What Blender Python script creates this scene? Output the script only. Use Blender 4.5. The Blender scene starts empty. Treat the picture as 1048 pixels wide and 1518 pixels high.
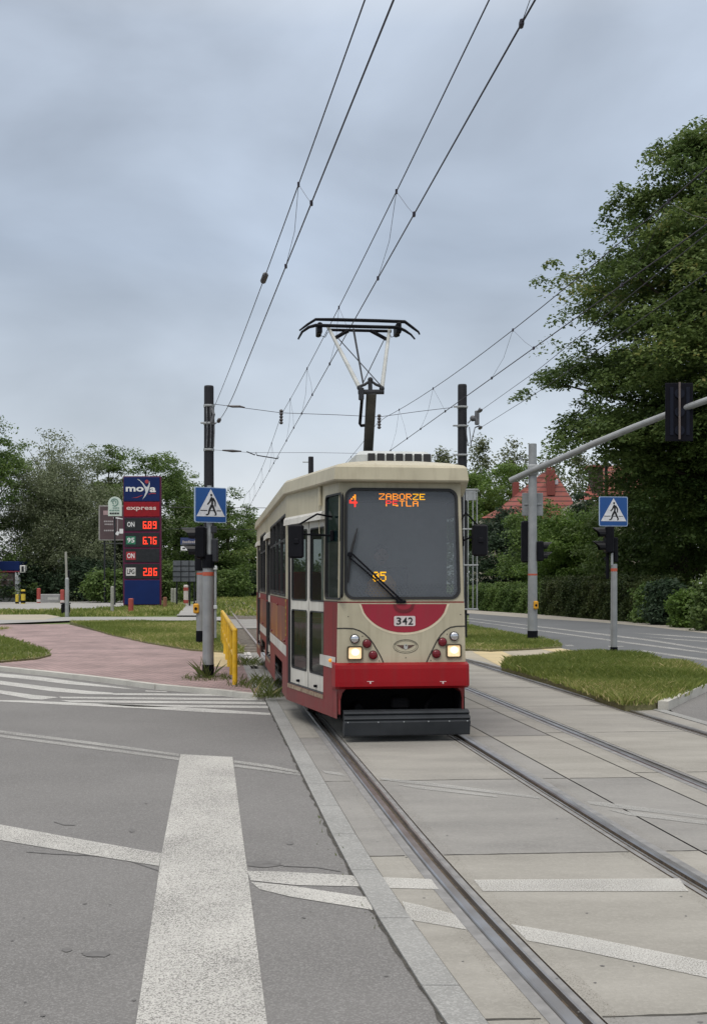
import bpy, math, random
import numpy as np
from mathutils import Vector, Matrix

S = bpy.context.scene
COL = S.collection
R = math.radians
rnd = random.Random(7)

# ------------------------------------------------------------------ camera, sky, sun, exposure
F, HZ, CX, CH = 1720.0, 862.0, 524.0, 1.75     # focal length and horizon in photograph pixels, eye height in metres
cam_d = bpy.data.cameras.new('camera')
cam = bpy.data.objects.new('camera', cam_d)
COL.objects.link(cam)
cam.location = (0, 0, CH)
cam.rotation_euler = (R(90), 0, 0)
cam_d.sensor_fit = 'VERTICAL'
cam_d.sensor_height = 36
cam_d.lens = 36 * F / 1518
cam_d.shift_y = (HZ - 759) / 1518
cam_d.clip_start = 0.1
cam_d.clip_end = 3000
S.camera = cam

SUN_EL, SUN_AZ = 52, 200      # sun behind the camera, a little to the left, veiled by cloud
w = bpy.data.worlds.new('World')
S.world = w
w.use_nodes = True
nt = w.node_tree
nt.nodes.clear()
N = nt.nodes.new
L = nt.links.new
sky = N('ShaderNodeTexSky')
sky.sky_type = 'NISHITA'
sky.sun_disc = False
sky.sun_elevation = R(SUN_EL)
sky.sun_rotation = R(SUN_AZ)
tc = N('ShaderNodeTexCoord')
sep = N('ShaderNodeSeparateXYZ')
L(tc.outputs['Generated'], sep.inputs[0])
ramp = N('ShaderNodeValToRGB')
L(sep.outputs['Z'], ramp.inputs[0])
cr = ramp.color_ramp
stops = [(0.0, (.86, .885, .90)), (.06, (.80, .835, .875)), (.13, (.645, .71, .79)), (.27, (.475, .552, .665)),
         (.43, (.575, .655, .775)), (.58, (1.15, 1.15, 1.13)), (1.0, (2.5, 2.42, 2.3))]
cr.elements[0].position = 0
cr.elements[0].color = (*stops[0][1], 1)
cr.elements[1].position = 1
cr.elements[1].color = (*stops[-1][1], 1)
for p_, c_ in stops[1:-1]:
    e = cr.elements.new(p_)
    e.color = (*c_, 1)
mp = N('ShaderNodeMapping')
mp.inputs['Scale'].default_value = (1.6, 1.6, 3.3)
mp.inputs['Location'].default_value = (3.1, 0.4, 0.3)
L(tc.outputs['Generated'], mp.inputs[0])
nz = N('ShaderNodeTexNoise')
nz.inputs['Scale'].default_value = 2.1
nz.inputs['Detail'].default_value = 6
nz.inputs['Roughness'].default_value = .45
nz.inputs['Distortion'].default_value = .3
L(mp.outputs[0], nz.inputs['Vector'])
mr = N('ShaderNodeMapRange')
mr.inputs[1].default_value = .3
mr.inputs[2].default_value = .72
mr.inputs[3].default_value = .72
mr.inputs[4].default_value = 1.30
L(nz.outputs[0], mr.inputs[0])
vm = N('ShaderNodeVectorMath')
vm.operation = 'SCALE'
L(ramp.outputs[0], vm.inputs[0])
L(mr.outputs[0], vm.inputs['Scale'])
bg1 = N('ShaderNodeBackground')
bg1.inputs[1].default_value = 0.94
L(vm.outputs[0], bg1.inputs[0])
bg2 = N('ShaderNodeBackground')
bg2.inputs[1].default_value = 0.1
L(sky.outputs[0], bg2.inputs[0])
mixw = N('ShaderNodeMixShader')
mixw.inputs[0].default_value = 0.12
L(bg1.outputs[0], mixw.inputs[1])
L(bg2.outputs[0], mixw.inputs[2])
wo = N('ShaderNodeOutputWorld')
L(mixw.outputs[0], wo.inputs[0])

sd = bpy.data.lights.new('sun', 'SUN')
sd.energy = 1.3
sd.angle = R(18)
sd.color = (1, .96, .9)
so = bpy.data.objects.new('sun', sd)
COL.objects.link(so)
az = R(SUN_AZ)
dv = Vector((math.sin(az) * math.cos(R(SUN_EL)), math.cos(az) * math.cos(R(SUN_EL)), math.sin(R(SUN_EL))))
so.rotation_euler = dv.to_track_quat('Z', 'Y').to_euler()
so.location = (0, -10, 40)
S.view_settings.view_transform = 'Standard'
S.view_settings.look = 'None'
S.view_settings.exposure = 0
S.view_settings.gamma = 1
S.view_settings.use_curve_mapping = False

# ------------------------------------------------------------------ places
def G(px, py, z=0.0):
    """point of the ground (height z) seen at a pixel of the photograph"""
    Y = F * (CH - z) / (py - HZ)
    return ((px - CX) / F * Y, Y, z)
def XX(px, Y): return (px - CX) / F * Y
def ZZ(py, Y): return CH + (HZ - py) / F * Y
def AT(px, py, Y): return Vector((XX(px, Y), Y, ZZ(py, Y)))
def cx(Y):
    v = 1.1025 + .126 * (8 - Y)
    if Y < 8: v += .007 * (8 - Y) ** 2
    return v

# ------------------------------------------------------------------ materials
MATS = {}
def mat(name, c1, c2=None, rough=.6, metal=0., scale=6., detail=4, bump=0., bscale=60., spec=.5, coord='Object', fac=(.35, .65), emit=None, estr=0., coat=0.):
    if name in MATS: return MATS[name]
    m = bpy.data.materials.new(name)
    m.use_nodes = True
    t = m.node_tree
    b = t.nodes['Principled BSDF']
    b.inputs['Roughness'].default_value = rough
    b.inputs['Metallic'].default_value = metal
    b.inputs['Specular IOR Level'].default_value = spec
    b.inputs['Coat Weight'].default_value = coat
    c = t.nodes.new('ShaderNodeTexCoord')
    if max(c1) < .07 and not metal: spec = min(spec, .22)
    if c2 is None: c2 = tuple(x * .82 for x in c1)
    n = t.nodes.new('ShaderNodeTexNoise')
    n.inputs['Scale'].default_value = scale
    n.inputs['Detail'].default_value = detail
    t.links.new(c.outputs[coord], n.inputs['Vector'])
    r = t.nodes.new('ShaderNodeMapRange')
    r.inputs[1].default_value, r.inputs[2].default_value = fac
    t.links.new(n.outputs[0], r.inputs[0])
    mx = t.nodes.new('ShaderNodeMix')
    mx.data_type = 'RGBA'
    mx.inputs[6].default_value = (*c1, 1)
    mx.inputs[7].default_value = (*c2, 1)
    t.links.new(r.outputs[0], mx.inputs[0])
    t.links.new(mx.outputs[2], b.inputs['Base Color'])
    if bump:
        n2 = t.nodes.new('ShaderNodeTexNoise')
        n2.inputs['Scale'].default_value = bscale
        t.links.new(c.outputs[coord], n2.inputs['Vector'])
        bp = t.nodes.new('ShaderNodeBump')
        bp.inputs['Strength'].default_value = bump
        bp.inputs['Distance'].default_value = .01
        t.links.new(n2.outputs[0], bp.inputs['Height'])
        t.links.new(bp.outputs[0], b.inputs['Normal'])
    if emit:
        b.inputs['Emission Color'].default_value = (*emit, 1)
        b.inputs['Emission Strength'].default_value = estr
    MATS[name] = m
    return m

def ground_mat(name, base, dark, light, grain=260., patch=.5, grain_amt=.5, worn=None, bump=.3, rough=.85, streak=None):
    """stone-like ground: large patches, fine grain; worn = share of paint lost (then see-through to the ground below)"""
    m = bpy.data.materials.new(name)
    m.use_nodes = True
    t = m.node_tree
    n = t.nodes.new
    l = t.links.new
    b = t.nodes['Principled BSDF']
    b.inputs['Roughness'].default_value = rough
    b.inputs['Specular IOR Level'].default_value = .35
    g = n('ShaderNodeNewGeometry')
    n1 = n('ShaderNodeTexNoise'); n1.inputs['Scale'].default_value = patch; n1.inputs['Detail'].default_value = 6
    n1.inputs['Roughness'].default_value = .62
    src = g.outputs['Position']
    if streak:
        mpn = n('ShaderNodeMapping')
        mpn.inputs['Rotation'].default_value = (0, 0, streak[2])
        mpn.inputs['Scale'].default_value = (streak[0], streak[1], 1)
        l(src, mpn.inputs[0])
        l(mpn.outputs[0], n1.inputs['Vector'])
    else:
        l(src, n1.inputs['Vector'])
    r1 = n('ShaderNodeMapRange'); r1.inputs[1].default_value = .3; r1.inputs[2].default_value = .7
    l(n1.outputs[0], r1.inputs[0])
    m1 = n('ShaderNodeMix'); m1.data_type = 'RGBA'
    m1.inputs[6].default_value = (*dark, 1); m1.inputs[7].default_value = (*base, 1)
    l(r1.outputs[0], m1.inputs[0])
    v = n('ShaderNodeTexVoronoi'); v.inputs['Scale'].default_value = grain * .45
    l(src, v.inputs['Vector'])
    n2 = n('ShaderNodeTexNoise'); n2.inputs['Scale'].default_value = grain; n2.inputs['Detail'].default_value = 2
    l(src, n2.inputs['Vector'])
    sc = n('ShaderNodeSeparateColor'); l(v.outputs['Color'], sc.inputs[0])
    r2 = n('ShaderNodeMapRange'); r2.inputs[1].default_value = .45; r2.inputs[2].default_value = 1.0
    r2.inputs[4].default_value = grain_amt
    l(sc.outputs[0], r2.inputs[0])
    m2 = n('ShaderNodeMix'); m2.data_type = 'RGBA'; m2.inputs[7].default_value = (*light, 1)
    l(m1.outputs[2], m2.inputs[6]); l(r2.outputs[0], m2.inputs[0])
    r3 = n('ShaderNodeMapRange'); r3.inputs[1].default_value = .55; r3.inputs[2].default_value = .75
    r3.inputs[4].default_value = grain_amt
    l(n2.outputs[0], r3.inputs[0])
    m3 = n('ShaderNodeMix'); m3.data_type = 'RGBA'; m3.inputs[7].default_value = tuple(x * .45 for x in dark) + (1,)
    l(m2.outputs[2], m3.inputs[6]); l(r3.outputs[0], m3.inputs[0])
    l(m3.outputs[2], b.inputs['Base Color'])
    if bump:
        bp = n('ShaderNodeBump'); bp.inputs['Strength'].default_value = bump; bp.inputs['Distance'].default_value = .006
        l(sc.outputs[0], bp.inputs['Height']); l(bp.outputs[0], b.inputs['Normal'])
    if worn is not None:
        n3 = n('ShaderNodeTexNoise'); n3.inputs['Scale'].default_value = 135; n3.inputs['Detail'].default_value = 4
        n3.inputs['Roughness'].default_value = .7
        l(src, n3.inputs['Vector'])
        n4 = n('ShaderNodeTexNoise'); n4.inputs['Scale'].default_value = 1.3; n4.inputs['Detail'].default_value = 3
        l(src, n4.inputs['Vector'])
        ad = n('ShaderNodeMath'); ad.operation = 'MULTIPLY_ADD'; ad.inputs[1].default_value = .16
        l(n4.outputs[0], ad.inputs[0]); l(n3.outputs[0], ad.inputs[2])
        r4 = n('ShaderNodeMapRange'); r4.inputs[1].default_value = worn - .06; r4.inputs[2].default_value = worn + .06
        l(ad.outputs[0], r4.inputs[0])
        tr = n('ShaderNodeBsdfTransparent')
        ms = n('ShaderNodeMixShader')
        l(r4.outputs[0], ms.inputs[0]); l(b.outputs[0], ms.inputs[1]); l(tr.outputs[0], ms.inputs[2])
        l(ms.outputs[0], t.nodes['Material Output'].inputs[0])
    MATS[name] = m
    return m

def glass_mat(name, tint, see, rough=.04, spec=.5):
    """dusty dark glass: `see` of it lets light through, the rest is a dark glossy coat"""
    m = bpy.data.materials.new(name)
    m.use_nodes = True
    t = m.node_tree
    b = t.nodes['Principled BSDF']
    n = t.nodes.new('ShaderNodeTexNoise'); n.inputs['Scale'].default_value = 2.5
    cc = t.nodes.new('ShaderNodeTexCoord'); t.links.new(cc.outputs['Object'], n.inputs['Vector'])
    mx = t.nodes.new('ShaderNodeMix'); mx.data_type = 'RGBA'
    mx.inputs[6].default_value = (*tint, 1); mx.inputs[7].default_value = (*[x * .8 for x in tint], 1)
    t.links.new(n.outputs[0], mx.inputs[0]); t.links.new(mx.outputs[2], b.inputs['Base Color'])
    b.inputs['Roughness'].default_value = rough
    b.inputs['Specular IOR Level'].default_value = spec
    tr = t.nodes.new('ShaderNodeBsdfTransparent'); tr.inputs[0].default_value = (.8, .87, .87, 1)
    ms = t.nodes.new('ShaderNodeMixShader'); ms.inputs[0].default_value = see
    t.links.new(b.outputs[0], ms.inputs[1]); t.links.new(tr.outputs[0], ms.inputs[2])
    t.links.new(ms.outputs[0], t.nodes['Material Output'].inputs[0])
    MATS[name] = m
    return m

def leaf_mat(name, a, b_, c_=None):
    """leaf: colour chosen per leaf from its own tint; lets some light through"""
    m = bpy.data.materials.new(name)
    m.use_nodes = True
    t = m.node_tree
    b = t.nodes['Principled BSDF']
    at = t.nodes.new('ShaderNodeAttribute'); at.attribute_name = 'tint'
    rp = t.nodes.new('ShaderNodeValToRGB')
    e = rp.color_ramp.elements
    e[0].color = (*a, 1); e[1].color = (*b_, 1)
    if c_:
        e[1].position = .8
        x = rp.color_ramp.elements.new(1.0); x.color = (*c_, 1)
    t.links.new(at.outputs['Fac'], rp.inputs[0])
    t.links.new(rp.outputs[0], b.inputs['Base Color'])
    b.inputs['Roughness'].default_value = .55
    b.inputs['Specular IOR Level'].default_value = .3
    tl = t.nodes.new('ShaderNodeBsdfTranslucent')
    t.links.new(rp.outputs[0], tl.inputs[0])
    ms = t.nodes.new('ShaderNodeMixShader'); ms.inputs[0].default_value = .42
    t.links.new(b.outputs[0], ms.inputs[1]); t.links.new(tl.outputs[0], ms.inputs[2])
    t.links.new(ms.outputs[0], t.nodes['Material Output'].inputs[0])
    MATS[name] = m
    return m

# ------------------------------------------------------------------ mesh helpers
class MB:
    def __init__(s): s.v = []; s.f = []; s.m = []; s.mi = 0
    def quad(s, *pts):
        i = len(s.v); s.v += [tuple(p) for p in pts]
        s.f.append(tuple(range(i, i + len(pts)))); s.m.append(s.mi)
    def box(s, c, d, rot=None):
        hx, hy, hz = d[0] / 2, d[1] / 2, d[2] / 2
        P = [Vector((x, y, z)) for x in (-hx, hx) for y in (-hy, hy) for z in (-hz, hz)]
        if rot is not None: P = [rot @ p for p in P]
        i = len(s.v); s.v += [tuple(Vector(c) + p) for p in P]
        for f in ((0, 1, 3, 2), (4, 6, 7, 5), (0, 4, 5, 1), (2, 3, 7, 6), (0, 2, 6, 4), (1, 5, 7, 3)):
            s.f.append(tuple(i + k for k in f)); s.m.append(s.mi)
    def bbox(s, c, d, bev=.01, rot=None):
        """box with chamfered edges"""
        hx, hy, hz = d[0] / 2, d[1] / 2, d[2] / 2
        b = min(bev, hx * .45, hy * .45, hz * .45)
        rings = [(-hz, b), (-hz + b, 0), (hz - b, 0), (hz, b)]
        i = len(s.v)
        for z, k in rings:
            x, y = hx - k, hy - k
            q = b * .99
            for p in ((-x + q, -y), (x - q, -y), (x, -y + q), (x, y - q), (x - q, y), (-x + q, y), (-x, y - q), (-x, -y + q)):
                pt = Vector((p[0], p[1], z))
                if rot is not None: pt = rot @ pt
                s.v.append(tuple(Vector(c) + pt))
        for r in range(3):
            for k in range(8):
                a = i + r * 8 + k; b2 = i + r * 8 + (k + 1) % 8
                s.f.append((a, b2, b2 + 8, a + 8)); s.m.append(s.mi)
        s.f.append(tuple(i + k for k in range(7, -1, -1))); s.m.append(s.mi)
        s.f.append(tuple(i + 24 + k for k in range(8))); s.m.append(s.mi)
    def tube(s, pts, r, n=8, cap=True):
        pts = [Vector(p) for p in pts]
        rs = r if isinstance(r, (list, tuple)) else [r] * len(pts)
        i0 = len(s.v); up = Vector((0, 0, 1))
        for k, p in enumerate(pts):
            d = (pts[min(k + 1, len(pts) - 1)] - pts[max(k - 1, 0)]).normalized()
            a = d.cross(up if abs(d.z) < .95 else Vector((1, 0, 0))).normalized()
            b = a.cross(d)
            for j in range(n):
                t = 2 * math.pi * j / n
                s.v.append(tuple(p + (a * math.cos(t) + b * math.sin(t)) * rs[k]))
        for k in range(len(pts) - 1):
            for j in range(n):
                a = i0 + k * n + j; b = i0 + k * n + (j + 1) % n
                s.f.append((a, b, b + n, a + n)); s.m.append(s.mi)
        if cap:
            s.f.append(tuple(i0 + j for j in range(n - 1, -1, -1))); s.m.append(s.mi)
            e = i0 + (len(pts) - 1) * n
            s.f.append(tuple(e + j for j in range(n))); s.m.append(s.mi)
    def prism(s, pts, z0, z1):
        """vertical prism of a plan outline (top and sides)"""
        A = sum(pts[k][0] * pts[(k + 1) % len(pts)][1] - pts[(k + 1) % len(pts)][0] * pts[k][1] for k in range(len(pts)))
        if A < 0: pts = pts[::-1]
        i = len(s.v); n = len(pts)
        s.v += [(p[0], p[1], z0) for p in pts] + [(p[0], p[1], z1) for p in pts]
        s.f.append(tuple(range(i + n, i + 2 * n))); s.m.append(s.mi)
        s.f.append(tuple(range(i + n - 1, i - 1, -1))); s.m.append(s.mi)
        for k in range(n):
            j = (k + 1) % n
            s.f.append((i + k, i + j, i + n + j, i + n + k)); s.m.append(s.mi)
    def slab(s, outline, o, u, v, nrm, t):
        """flat shape: 2-D outline laid on plane (o,u,v), thickness t along nrm"""
        o, u, v, nrm = Vector(o), Vector(u), Vector(v), Vector(nrm)
        i = len(s.v); n = len(outline)
        for k in (0, t):
            s.v += [tuple(o + u * a + v * b + nrm * k) for a, b in outline]
        s.f.append(tuple(range(i + n, i + 2 * n))); s.m.append(s.mi)
        s.f.append(tuple(range(i + n - 1, i - 1, -1))); s.m.append(s.mi)
        for k in range(n):
            j = (k + 1) % n
            s.f.append((i + k, i + j, i + n + j, i + n + k)); s.m.append(s.mi)
    def ball(s, c, r, nu=12, nv=8, sc=(1, 1, 1)):
        i = len(s.v); c = Vector(c)
        for a in range(nv + 1):
            th = math.pi * a / nv
            for b in range(nu):
                ph = 2 * math.pi * b / nu
                s.v.append((c.x + r * sc[0] * math.sin(th) * math.cos(ph), c.y + r * sc[1] * math.sin(th) * math.sin(ph), c.z + r * sc[2] * math.cos(th)))
        for a in range(nv):
            for b in range(nu):
                p = i + a * nu + b; q = i + a * nu + (b + 1) % nu
                s.f.append((p, p + nu, q + nu, q)); s.m.append(s.mi)
    def build(s, name, mats, parent=None, smooth=False):
        me = bpy.data.meshes.new(name)
        me.from_pydata(s.v, [], s.f)
        if not isinstance(mats, (list, tuple)): mats = [mats]
        for m in mats: me.materials.append(m)
        me.polygons.foreach_set('material_index', s.m)
        if smooth: me.polygons.foreach_set('use_smooth', [True] * len(s.f))
        me.update()
        if smooth:
            try: me.set_sharp_from_angle(angle=R(40))
            except Exception: pass
        o = bpy.data.objects.new(name, me)
        COL.objects.link(o)
        if parent: o.parent = parent
        return o

def tag(o, label=None, cat=None, group=None, kind=None):
    if label: o['label'] = label
    if cat: o['category'] = cat
    if group: o['group'] = group
    if kind: o['kind'] = kind
    return o
def thing(name, label, cat, loc=(0, 0, 0), rz=0., group=None):
    o = bpy.data.objects.new(name, None)
    o.empty_display_size = .3
    COL.objects.link(o)
    o.location = loc
    o.rotation_euler = (0, 0, rz)
    return tag(o, label, cat, group)
def struct(o): o['kind'] = 'structure'; return o
def rrect(x0, x1, y0, y1, r, n=5):
    out = []
    for cxx, cyy, a0 in ((x1 - r, y0 + r, -90), (x1 - r, y1 - r, 0), (x0 + r, y1 - r, 90), (x0 + r, y0 + r, 180)):
        for k in range(n + 1):
            a = R(a0 + 90 * k / n)
            out.append((cxx + r * math.cos(a), cyy + r * math.sin(a)))
    return out
def circ(cx_, cy_, r, n=20, ry=None):
    return [(cx_ + r * math.cos(2 * math.pi * k / n), cy_ + (ry or r) * math.sin(2 * math.pi * k / n)) for k in range(n)]

_dg = None
def text_verts(body, bold=0.):
    """outline of a text as (verts in a unit box, faces)"""
    cu = bpy.data.curves.new('t', 'FONT')
    cu.body = body
    cu.offset = bold
    cu.resolution_u = 3
    o = bpy.data.objects.new('t', cu)
    COL.objects.link(o)
    bpy.context.view_layer.update()
    me = bpy.data.meshes.new_from_object(o.evaluated_get(bpy.context.evaluated_depsgraph_get()))
    V = [(v.co.x, v.co.y) for v in me.vertices]
    Fc = [tuple(p.vertices) for p in me.polygons]
    bpy.data.objects.remove(o)
    bpy.data.curves.remove(cu)
    bpy.data.meshes.remove(me)
    x0, x1 = min(v[0] for v in V), max(v[0] for v in V)
    y0, y1 = min(v[1] for v in V), max(v[1] for v in V)
    return [((a - x0) / (x1 - x0), (b - y0) / (y1 - y0)) for a, b in V], Fc
def put_text(mb, body, fn, bold=0.):
    """fn maps unit box (a,b) to a 3-D point"""
    V, Fc = text_verts(body, bold)
    i = len(mb.v)
    mb.v += [tuple(fn(a, b)) for a, b in V]
    for f in Fc:
        mb.f.append(tuple(i + k for k in f)); mb.m.append(mb.mi)

# ------------------------------------------------------------------ shared materials
asphalt = ground_mat('asphalt', (.168, .163, .160), (.124, .12, .118), (.31, .305, .30), grain=290, patch=.4, grain_amt=.45, bump=.45)
asphalt_far = ground_mat('asphalt_dark', (.125, .13, .137), (.095, .1, .105), (.17, .17, .17), grain=90, patch=.3, grain_amt=.3, bump=.2)
asphalt_pale = ground_mat('asphalt_pale', (.30, .295, .285), (.25, .245, .235), (.36, .35, .34), grain=90, patch=.3, grain_amt=.3, bump=.1)
concrete = ground_mat('concrete_slab', (.30, .287, .26), (.205, .196, .18), (.37, .355, .325), grain=150, patch=.55, grain_amt=.22, bump=.12, streak=(1.1, 3.2, -.12))
concrete_dim = ground_mat('concrete_slab_grey', (.262, .254, .24), (.172, .167, .16), (.33, .32, .30), grain=150, patch=.5, grain_amt=.22, bump=.12, streak=(1.0, 2.6, -.1))
granite = ground_mat('granite_kerb', (.275, .275, .268), (.195, .195, .19), (.40, .40, .39), grain=200, patch=1.4, grain_amt=.5, bump=.3)
kerb_white = ground_mat('kerb_pale', (.5, .49, .45), (.36, .35, .32), (.56, .55, .5), grain=120, patch=1.5, grain_amt=.3, bump=.3)
paint = ground_mat('road_paint', (.485, .475, .45), (.385, .378, .36), (.56, .55, .525), grain=170, patch=1.2, grain_amt=.3, worn=.635, bump=.3)
paint_thin = ground_mat('road_paint_thin', (.52, .515, .495), (.43, .425, .41), (.56, .555, .535), grain=170, patch=1.2, grain_amt=.3, worn=.65, bump=.2)
paint_faint = ground_mat('road_paint_faded', (.37, .365, .35), (.29, .287, .277), (.42, .415, .40), grain=170, patch=1.2, grain_amt=.3, worn=.62, bump=.2)
sand = ground_mat('sandy_paving', (.37, .33, .255), (.28, .255, .21), (.44, .4, .32), grain=60, patch=1., grain_amt=.3, bump=.2)
ballast = ground_mat('ballast', (.17, .135, .105), (.085, .065, .05), (.28, .235, .2), grain=45, patch=1.2, grain_amt=.75, bump=1.)
soil = ground_mat('turf_soil', (.15, .15, .06), (.10, .095, .045), (.24, .21, .12), grain=60, patch=.5, grain_amt=.5, bump=.6)
turf_far = ground_mat('turf_far', (.115, .16, .04), (.075, .105, .03), (.2, .22, .07), grain=25, patch=.25, grain_amt=.5, bump=.8)
tactile = ground_mat('tactile_yellow', (.52, .42, .24), (.40, .33, .2), (.58, .48, .3), grain=100, patch=1.5, grain_amt=.3, bump=.2)
rubber = mat('rail_rubber', (.225, .222, .222), (.16, .158, .158), rough=.6, scale=9, bump=.2)
steel = mat('rail_steel', (.46, .46, .475), (.33, .31, .30), rough=.33, metal=.9, scale=3)
groove_m = mat('rail_groove', (.10, .075, .05), (.045, .036, .028), rough=.9, scale=30)
joint_m = mat('joint_black', (.035, .033, .03), (.07, .065, .055), rough=.95, scale=20)
black_m = mat('black_metal', (.0055, .006, .0085), (.009, .009, .012), rough=.55, scale=5, spec=.08)
dark_grey = mat('dark_grey', (.034, .036, .042), (.024, .026, .03), rough=.5, scale=4, spec=.15)
galv = mat('galvanised_steel', (.33, .345, .355), (.25, .262, .27), rough=.5, metal=.35, scale=5)
white_m = mat('white_plastic', (.72, .72, .7), (.6, .6, .58), rough=.5)
yellow_m = mat('yellow_paint', (.66, .40, .012), (.5, .3, .012), rough=.45, scale=9)
blue_sign = mat('sign_blue', (.003, .062, .24), (.004, .055, .21), rough=.45, scale=3)
sign_white = mat('sign_white', (.62, .63, .66), (.5, .51, .54), rough=.4, scale=14)
sign_black = mat('sign_black', (.008, .008, .009), rough=.5)
orange_m = mat('orange_tape', (.42, .085, .045), rough=.5)
bark = mat('bark', (.075, .06, .045), (.04, .033, .027), rough=.95, scale=12, bump=.8, bscale=30)

# ------------------------------------------------------------------ terrain, roads, pavements
def sheet(name, pts, m, z=None):
    mb = MB()
    mb.quad(*[(p[0], p[1], p[2] if z is None else z) for p in pts])
    o = mb.build(name, m)
    n = o.data.polygons[0].normal
    if n.z < 0: o.data.flip_normals()
    return struct(o)
def ribbon(name, o0, o1, z, m, Y0, Y1, step=.5):
    mb = MB(); n = max(1, int((Y1 - Y0) / step))
    ys = [Y0 + (Y1 - Y0) * k / n for k in range(n + 1)]
    for a, b in zip(ys, ys[1:]):
        mb.quad((cx(a) + o0, a, z), (cx(a) + o1, a, z), (cx(b) + o1, b, z), (cx(b) + o0, b, z))
    return struct(mb.build(name, m))

sheet('ground', [(-500, -60), (500, -60), (500, 900), (-500, 900)], turf_far, -.09)
ribbon('track_bed', -1.3, 4.4, -.055, joint_m, -4, 30)
FO = 2.85                                  # far track lies this far to the right
# asphalt left of the tracks, up to the pavement kerb
Lk = [(-40, 26.6)] + [G(px, py)[:2] for px, py in ((-160, 976), (0, 991), (100, 1001), (210, 1014), (320, 1026), (372, 1034))]
left_edge = [(cx(y) - 1.255, y) for y in (17.3, 14, 11, 9, 8, 7, 6, 5, 4, 3, 1, -4)]
sheet('road', Lk + left_edge + [(-40, -4)], asphalt, 0)
# slabs
def kerb_in(Y): return 0
concrete_tan = ground_mat('concrete_slab_tan', (.312, .298, .270), (.21, .20, .178), (.38, .365, .33), grain=150, patch=.55, grain_amt=.22, bump=.12, streak=(1.1, 3.2, -.12))
JY = (-4, 1.9, 4.69, 7.44, 10.2, 13.0, 15.8, 18.6, 21.4, 24.2, 28.5)
PICK = {0: (0, 1, 1, 0, 0, 1, 0, 1, 0, 0), 1: (2, 0, 1, 0, 2, 1, 0, 2, 0, 0), 2: (1, 1, 2, 0, 1, 1, 0, 1, 1, 0), 3: (0, 1, 0, 0, 1, 0, 1, 0, 0, 0), 4: (0, 0, 1, 2, 1, 2, 2, 2, 1, 1)}
def panels(a, b, col, dy):
    mb = MB()
    for k, (y0, y1) in enumerate(zip(JY, JY[1:])):
        mb.mi = PICK[col][k]
        def yy(y, o): return y + dy + .075 * o if -4 < y < 28.5 else y
        n = 4
        for j in range(n):
            f0, f1 = j / n, (j + 1) / n
            P = []
            for o, f in ((a, f0), (b, f0), (b, f1), (a, f1)):
                y = yy(y0, o) + (yy(y1, o) - yy(y0, o)) * f
                P.append((cx(y) + o, y, .004))
            mb.quad(*P)
    return struct(mb.build('track_paving', [concrete_dim, concrete_tan, concrete]))
for col, a, b, dy in ((0, -1.085, -.7175 - .125, 0), (1, -.7175 + .106, .7175 - .106, 0), (0, .7175 + .125, 1.072, 0), (3, 1.088, FO - 1.088, 0),
                      (4, FO - 1.072, FO - .7175 - .125, .04), (4, FO - .7175 + .106, FO + .7175 - .106, .04), (4, FO + .7175 + .125, FO + 1.09, .04)):
    panels(a, b, col, dy)
# kerb strip on both sides of the crossing
def kerb_strip(o0, o1, Y0, Y1, z0, z1, L_=1.0):
    mb = MB(); y = Y0
    while y < Y1:
        b = min(y + L_ - .008, Y1)
        P = [(cx(y) + o0, y), (cx(y) + o1, y), (cx(b) + o1, b), (cx(b) + o0, b)]
        mb.prism(P, z0, z1)
        y += L_
    return struct(mb.build('kerb', granite))
kerb_strip(-1.25, -1.09, -3, 28.5, -.05, .012)
kerb_strip(FO + 1.095, FO + 1.235, -3, 28.5, -.05, .012)
# joints between slabs
mb = MB()
def joint(Y, o0, o1, wd=.022):
    n = max(2, int((o1 - o0) / .07))
    w0 = wd * rnd.uniform(.5, 1.1); e0 = 0
    for k in range(n):
        p, q = o0 + (o1 - o0) * k / n, o0 + (o1 - o0) * (k + 1) / n
        w1 = wd * rnd.uniform(.45, 1.15); e1 = rnd.uniform(-.004, .004)
        mb.quad((cx(Y) + p, Y + .075 * p + e0, .0055), (cx(Y) + q, Y + .075 * q + e1, .0055), (cx(Y) + q, Y + .075 * q + w1, .0055), (cx(Y) + p, Y + .075 * p + w0, .0055))
        w0, e0 = w1, e1
for Y in (1.9, 4.69, 7.44, 10.2, 13.0, 15.8, 18.6, 21.4, 24.2):
    for a, b in ((-1.08, -.85), (-.6, .6), (.85, 1.07)):
        joint(Y, a, b)
        joint(Y + .25, FO + a, FO + b)
    joint(Y, 1.09, FO - 1.09)
def ragged(o_, wd, Y0, Y1, z, st=.12):
    y = Y0; w0 = wd
    while y < Y1:
        w1 = wd * rnd.uniform(.3, 1.4); b = y + st
        mb.quad((cx(y) + o_ - w0, y, z), (cx(y) + o_, y, z), (cx(b) + o_, b, z), (cx(b) + o_ - w1, b, z)); y = b; w0 = w1
ragged(-1.25, .022, 2, 17, .0035); ragged(-1.082, .012, 2, 26, .0058)
struct(mb.build('slab_joints', joint_m))
grime = ground_mat('rail_grime', (.16, .13, .10), (.11, .09, .07), (.2, .17, .14), grain=150, patch=1.5, grain_amt=.4, worn=.44, bump=.1)
for o_ in (0, FO):
    for a, b in ((-.7175 + .107, -.7175 + .19), (.7175 - .19, .7175 - .107), (-.7175 - .2, -.7175 - .126), (.7175 + .126, .7175 + .2)):
        ribbon('rail_grime', o_ + a, o_ + b, .0062, grime, 2, 28, 1)
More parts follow.
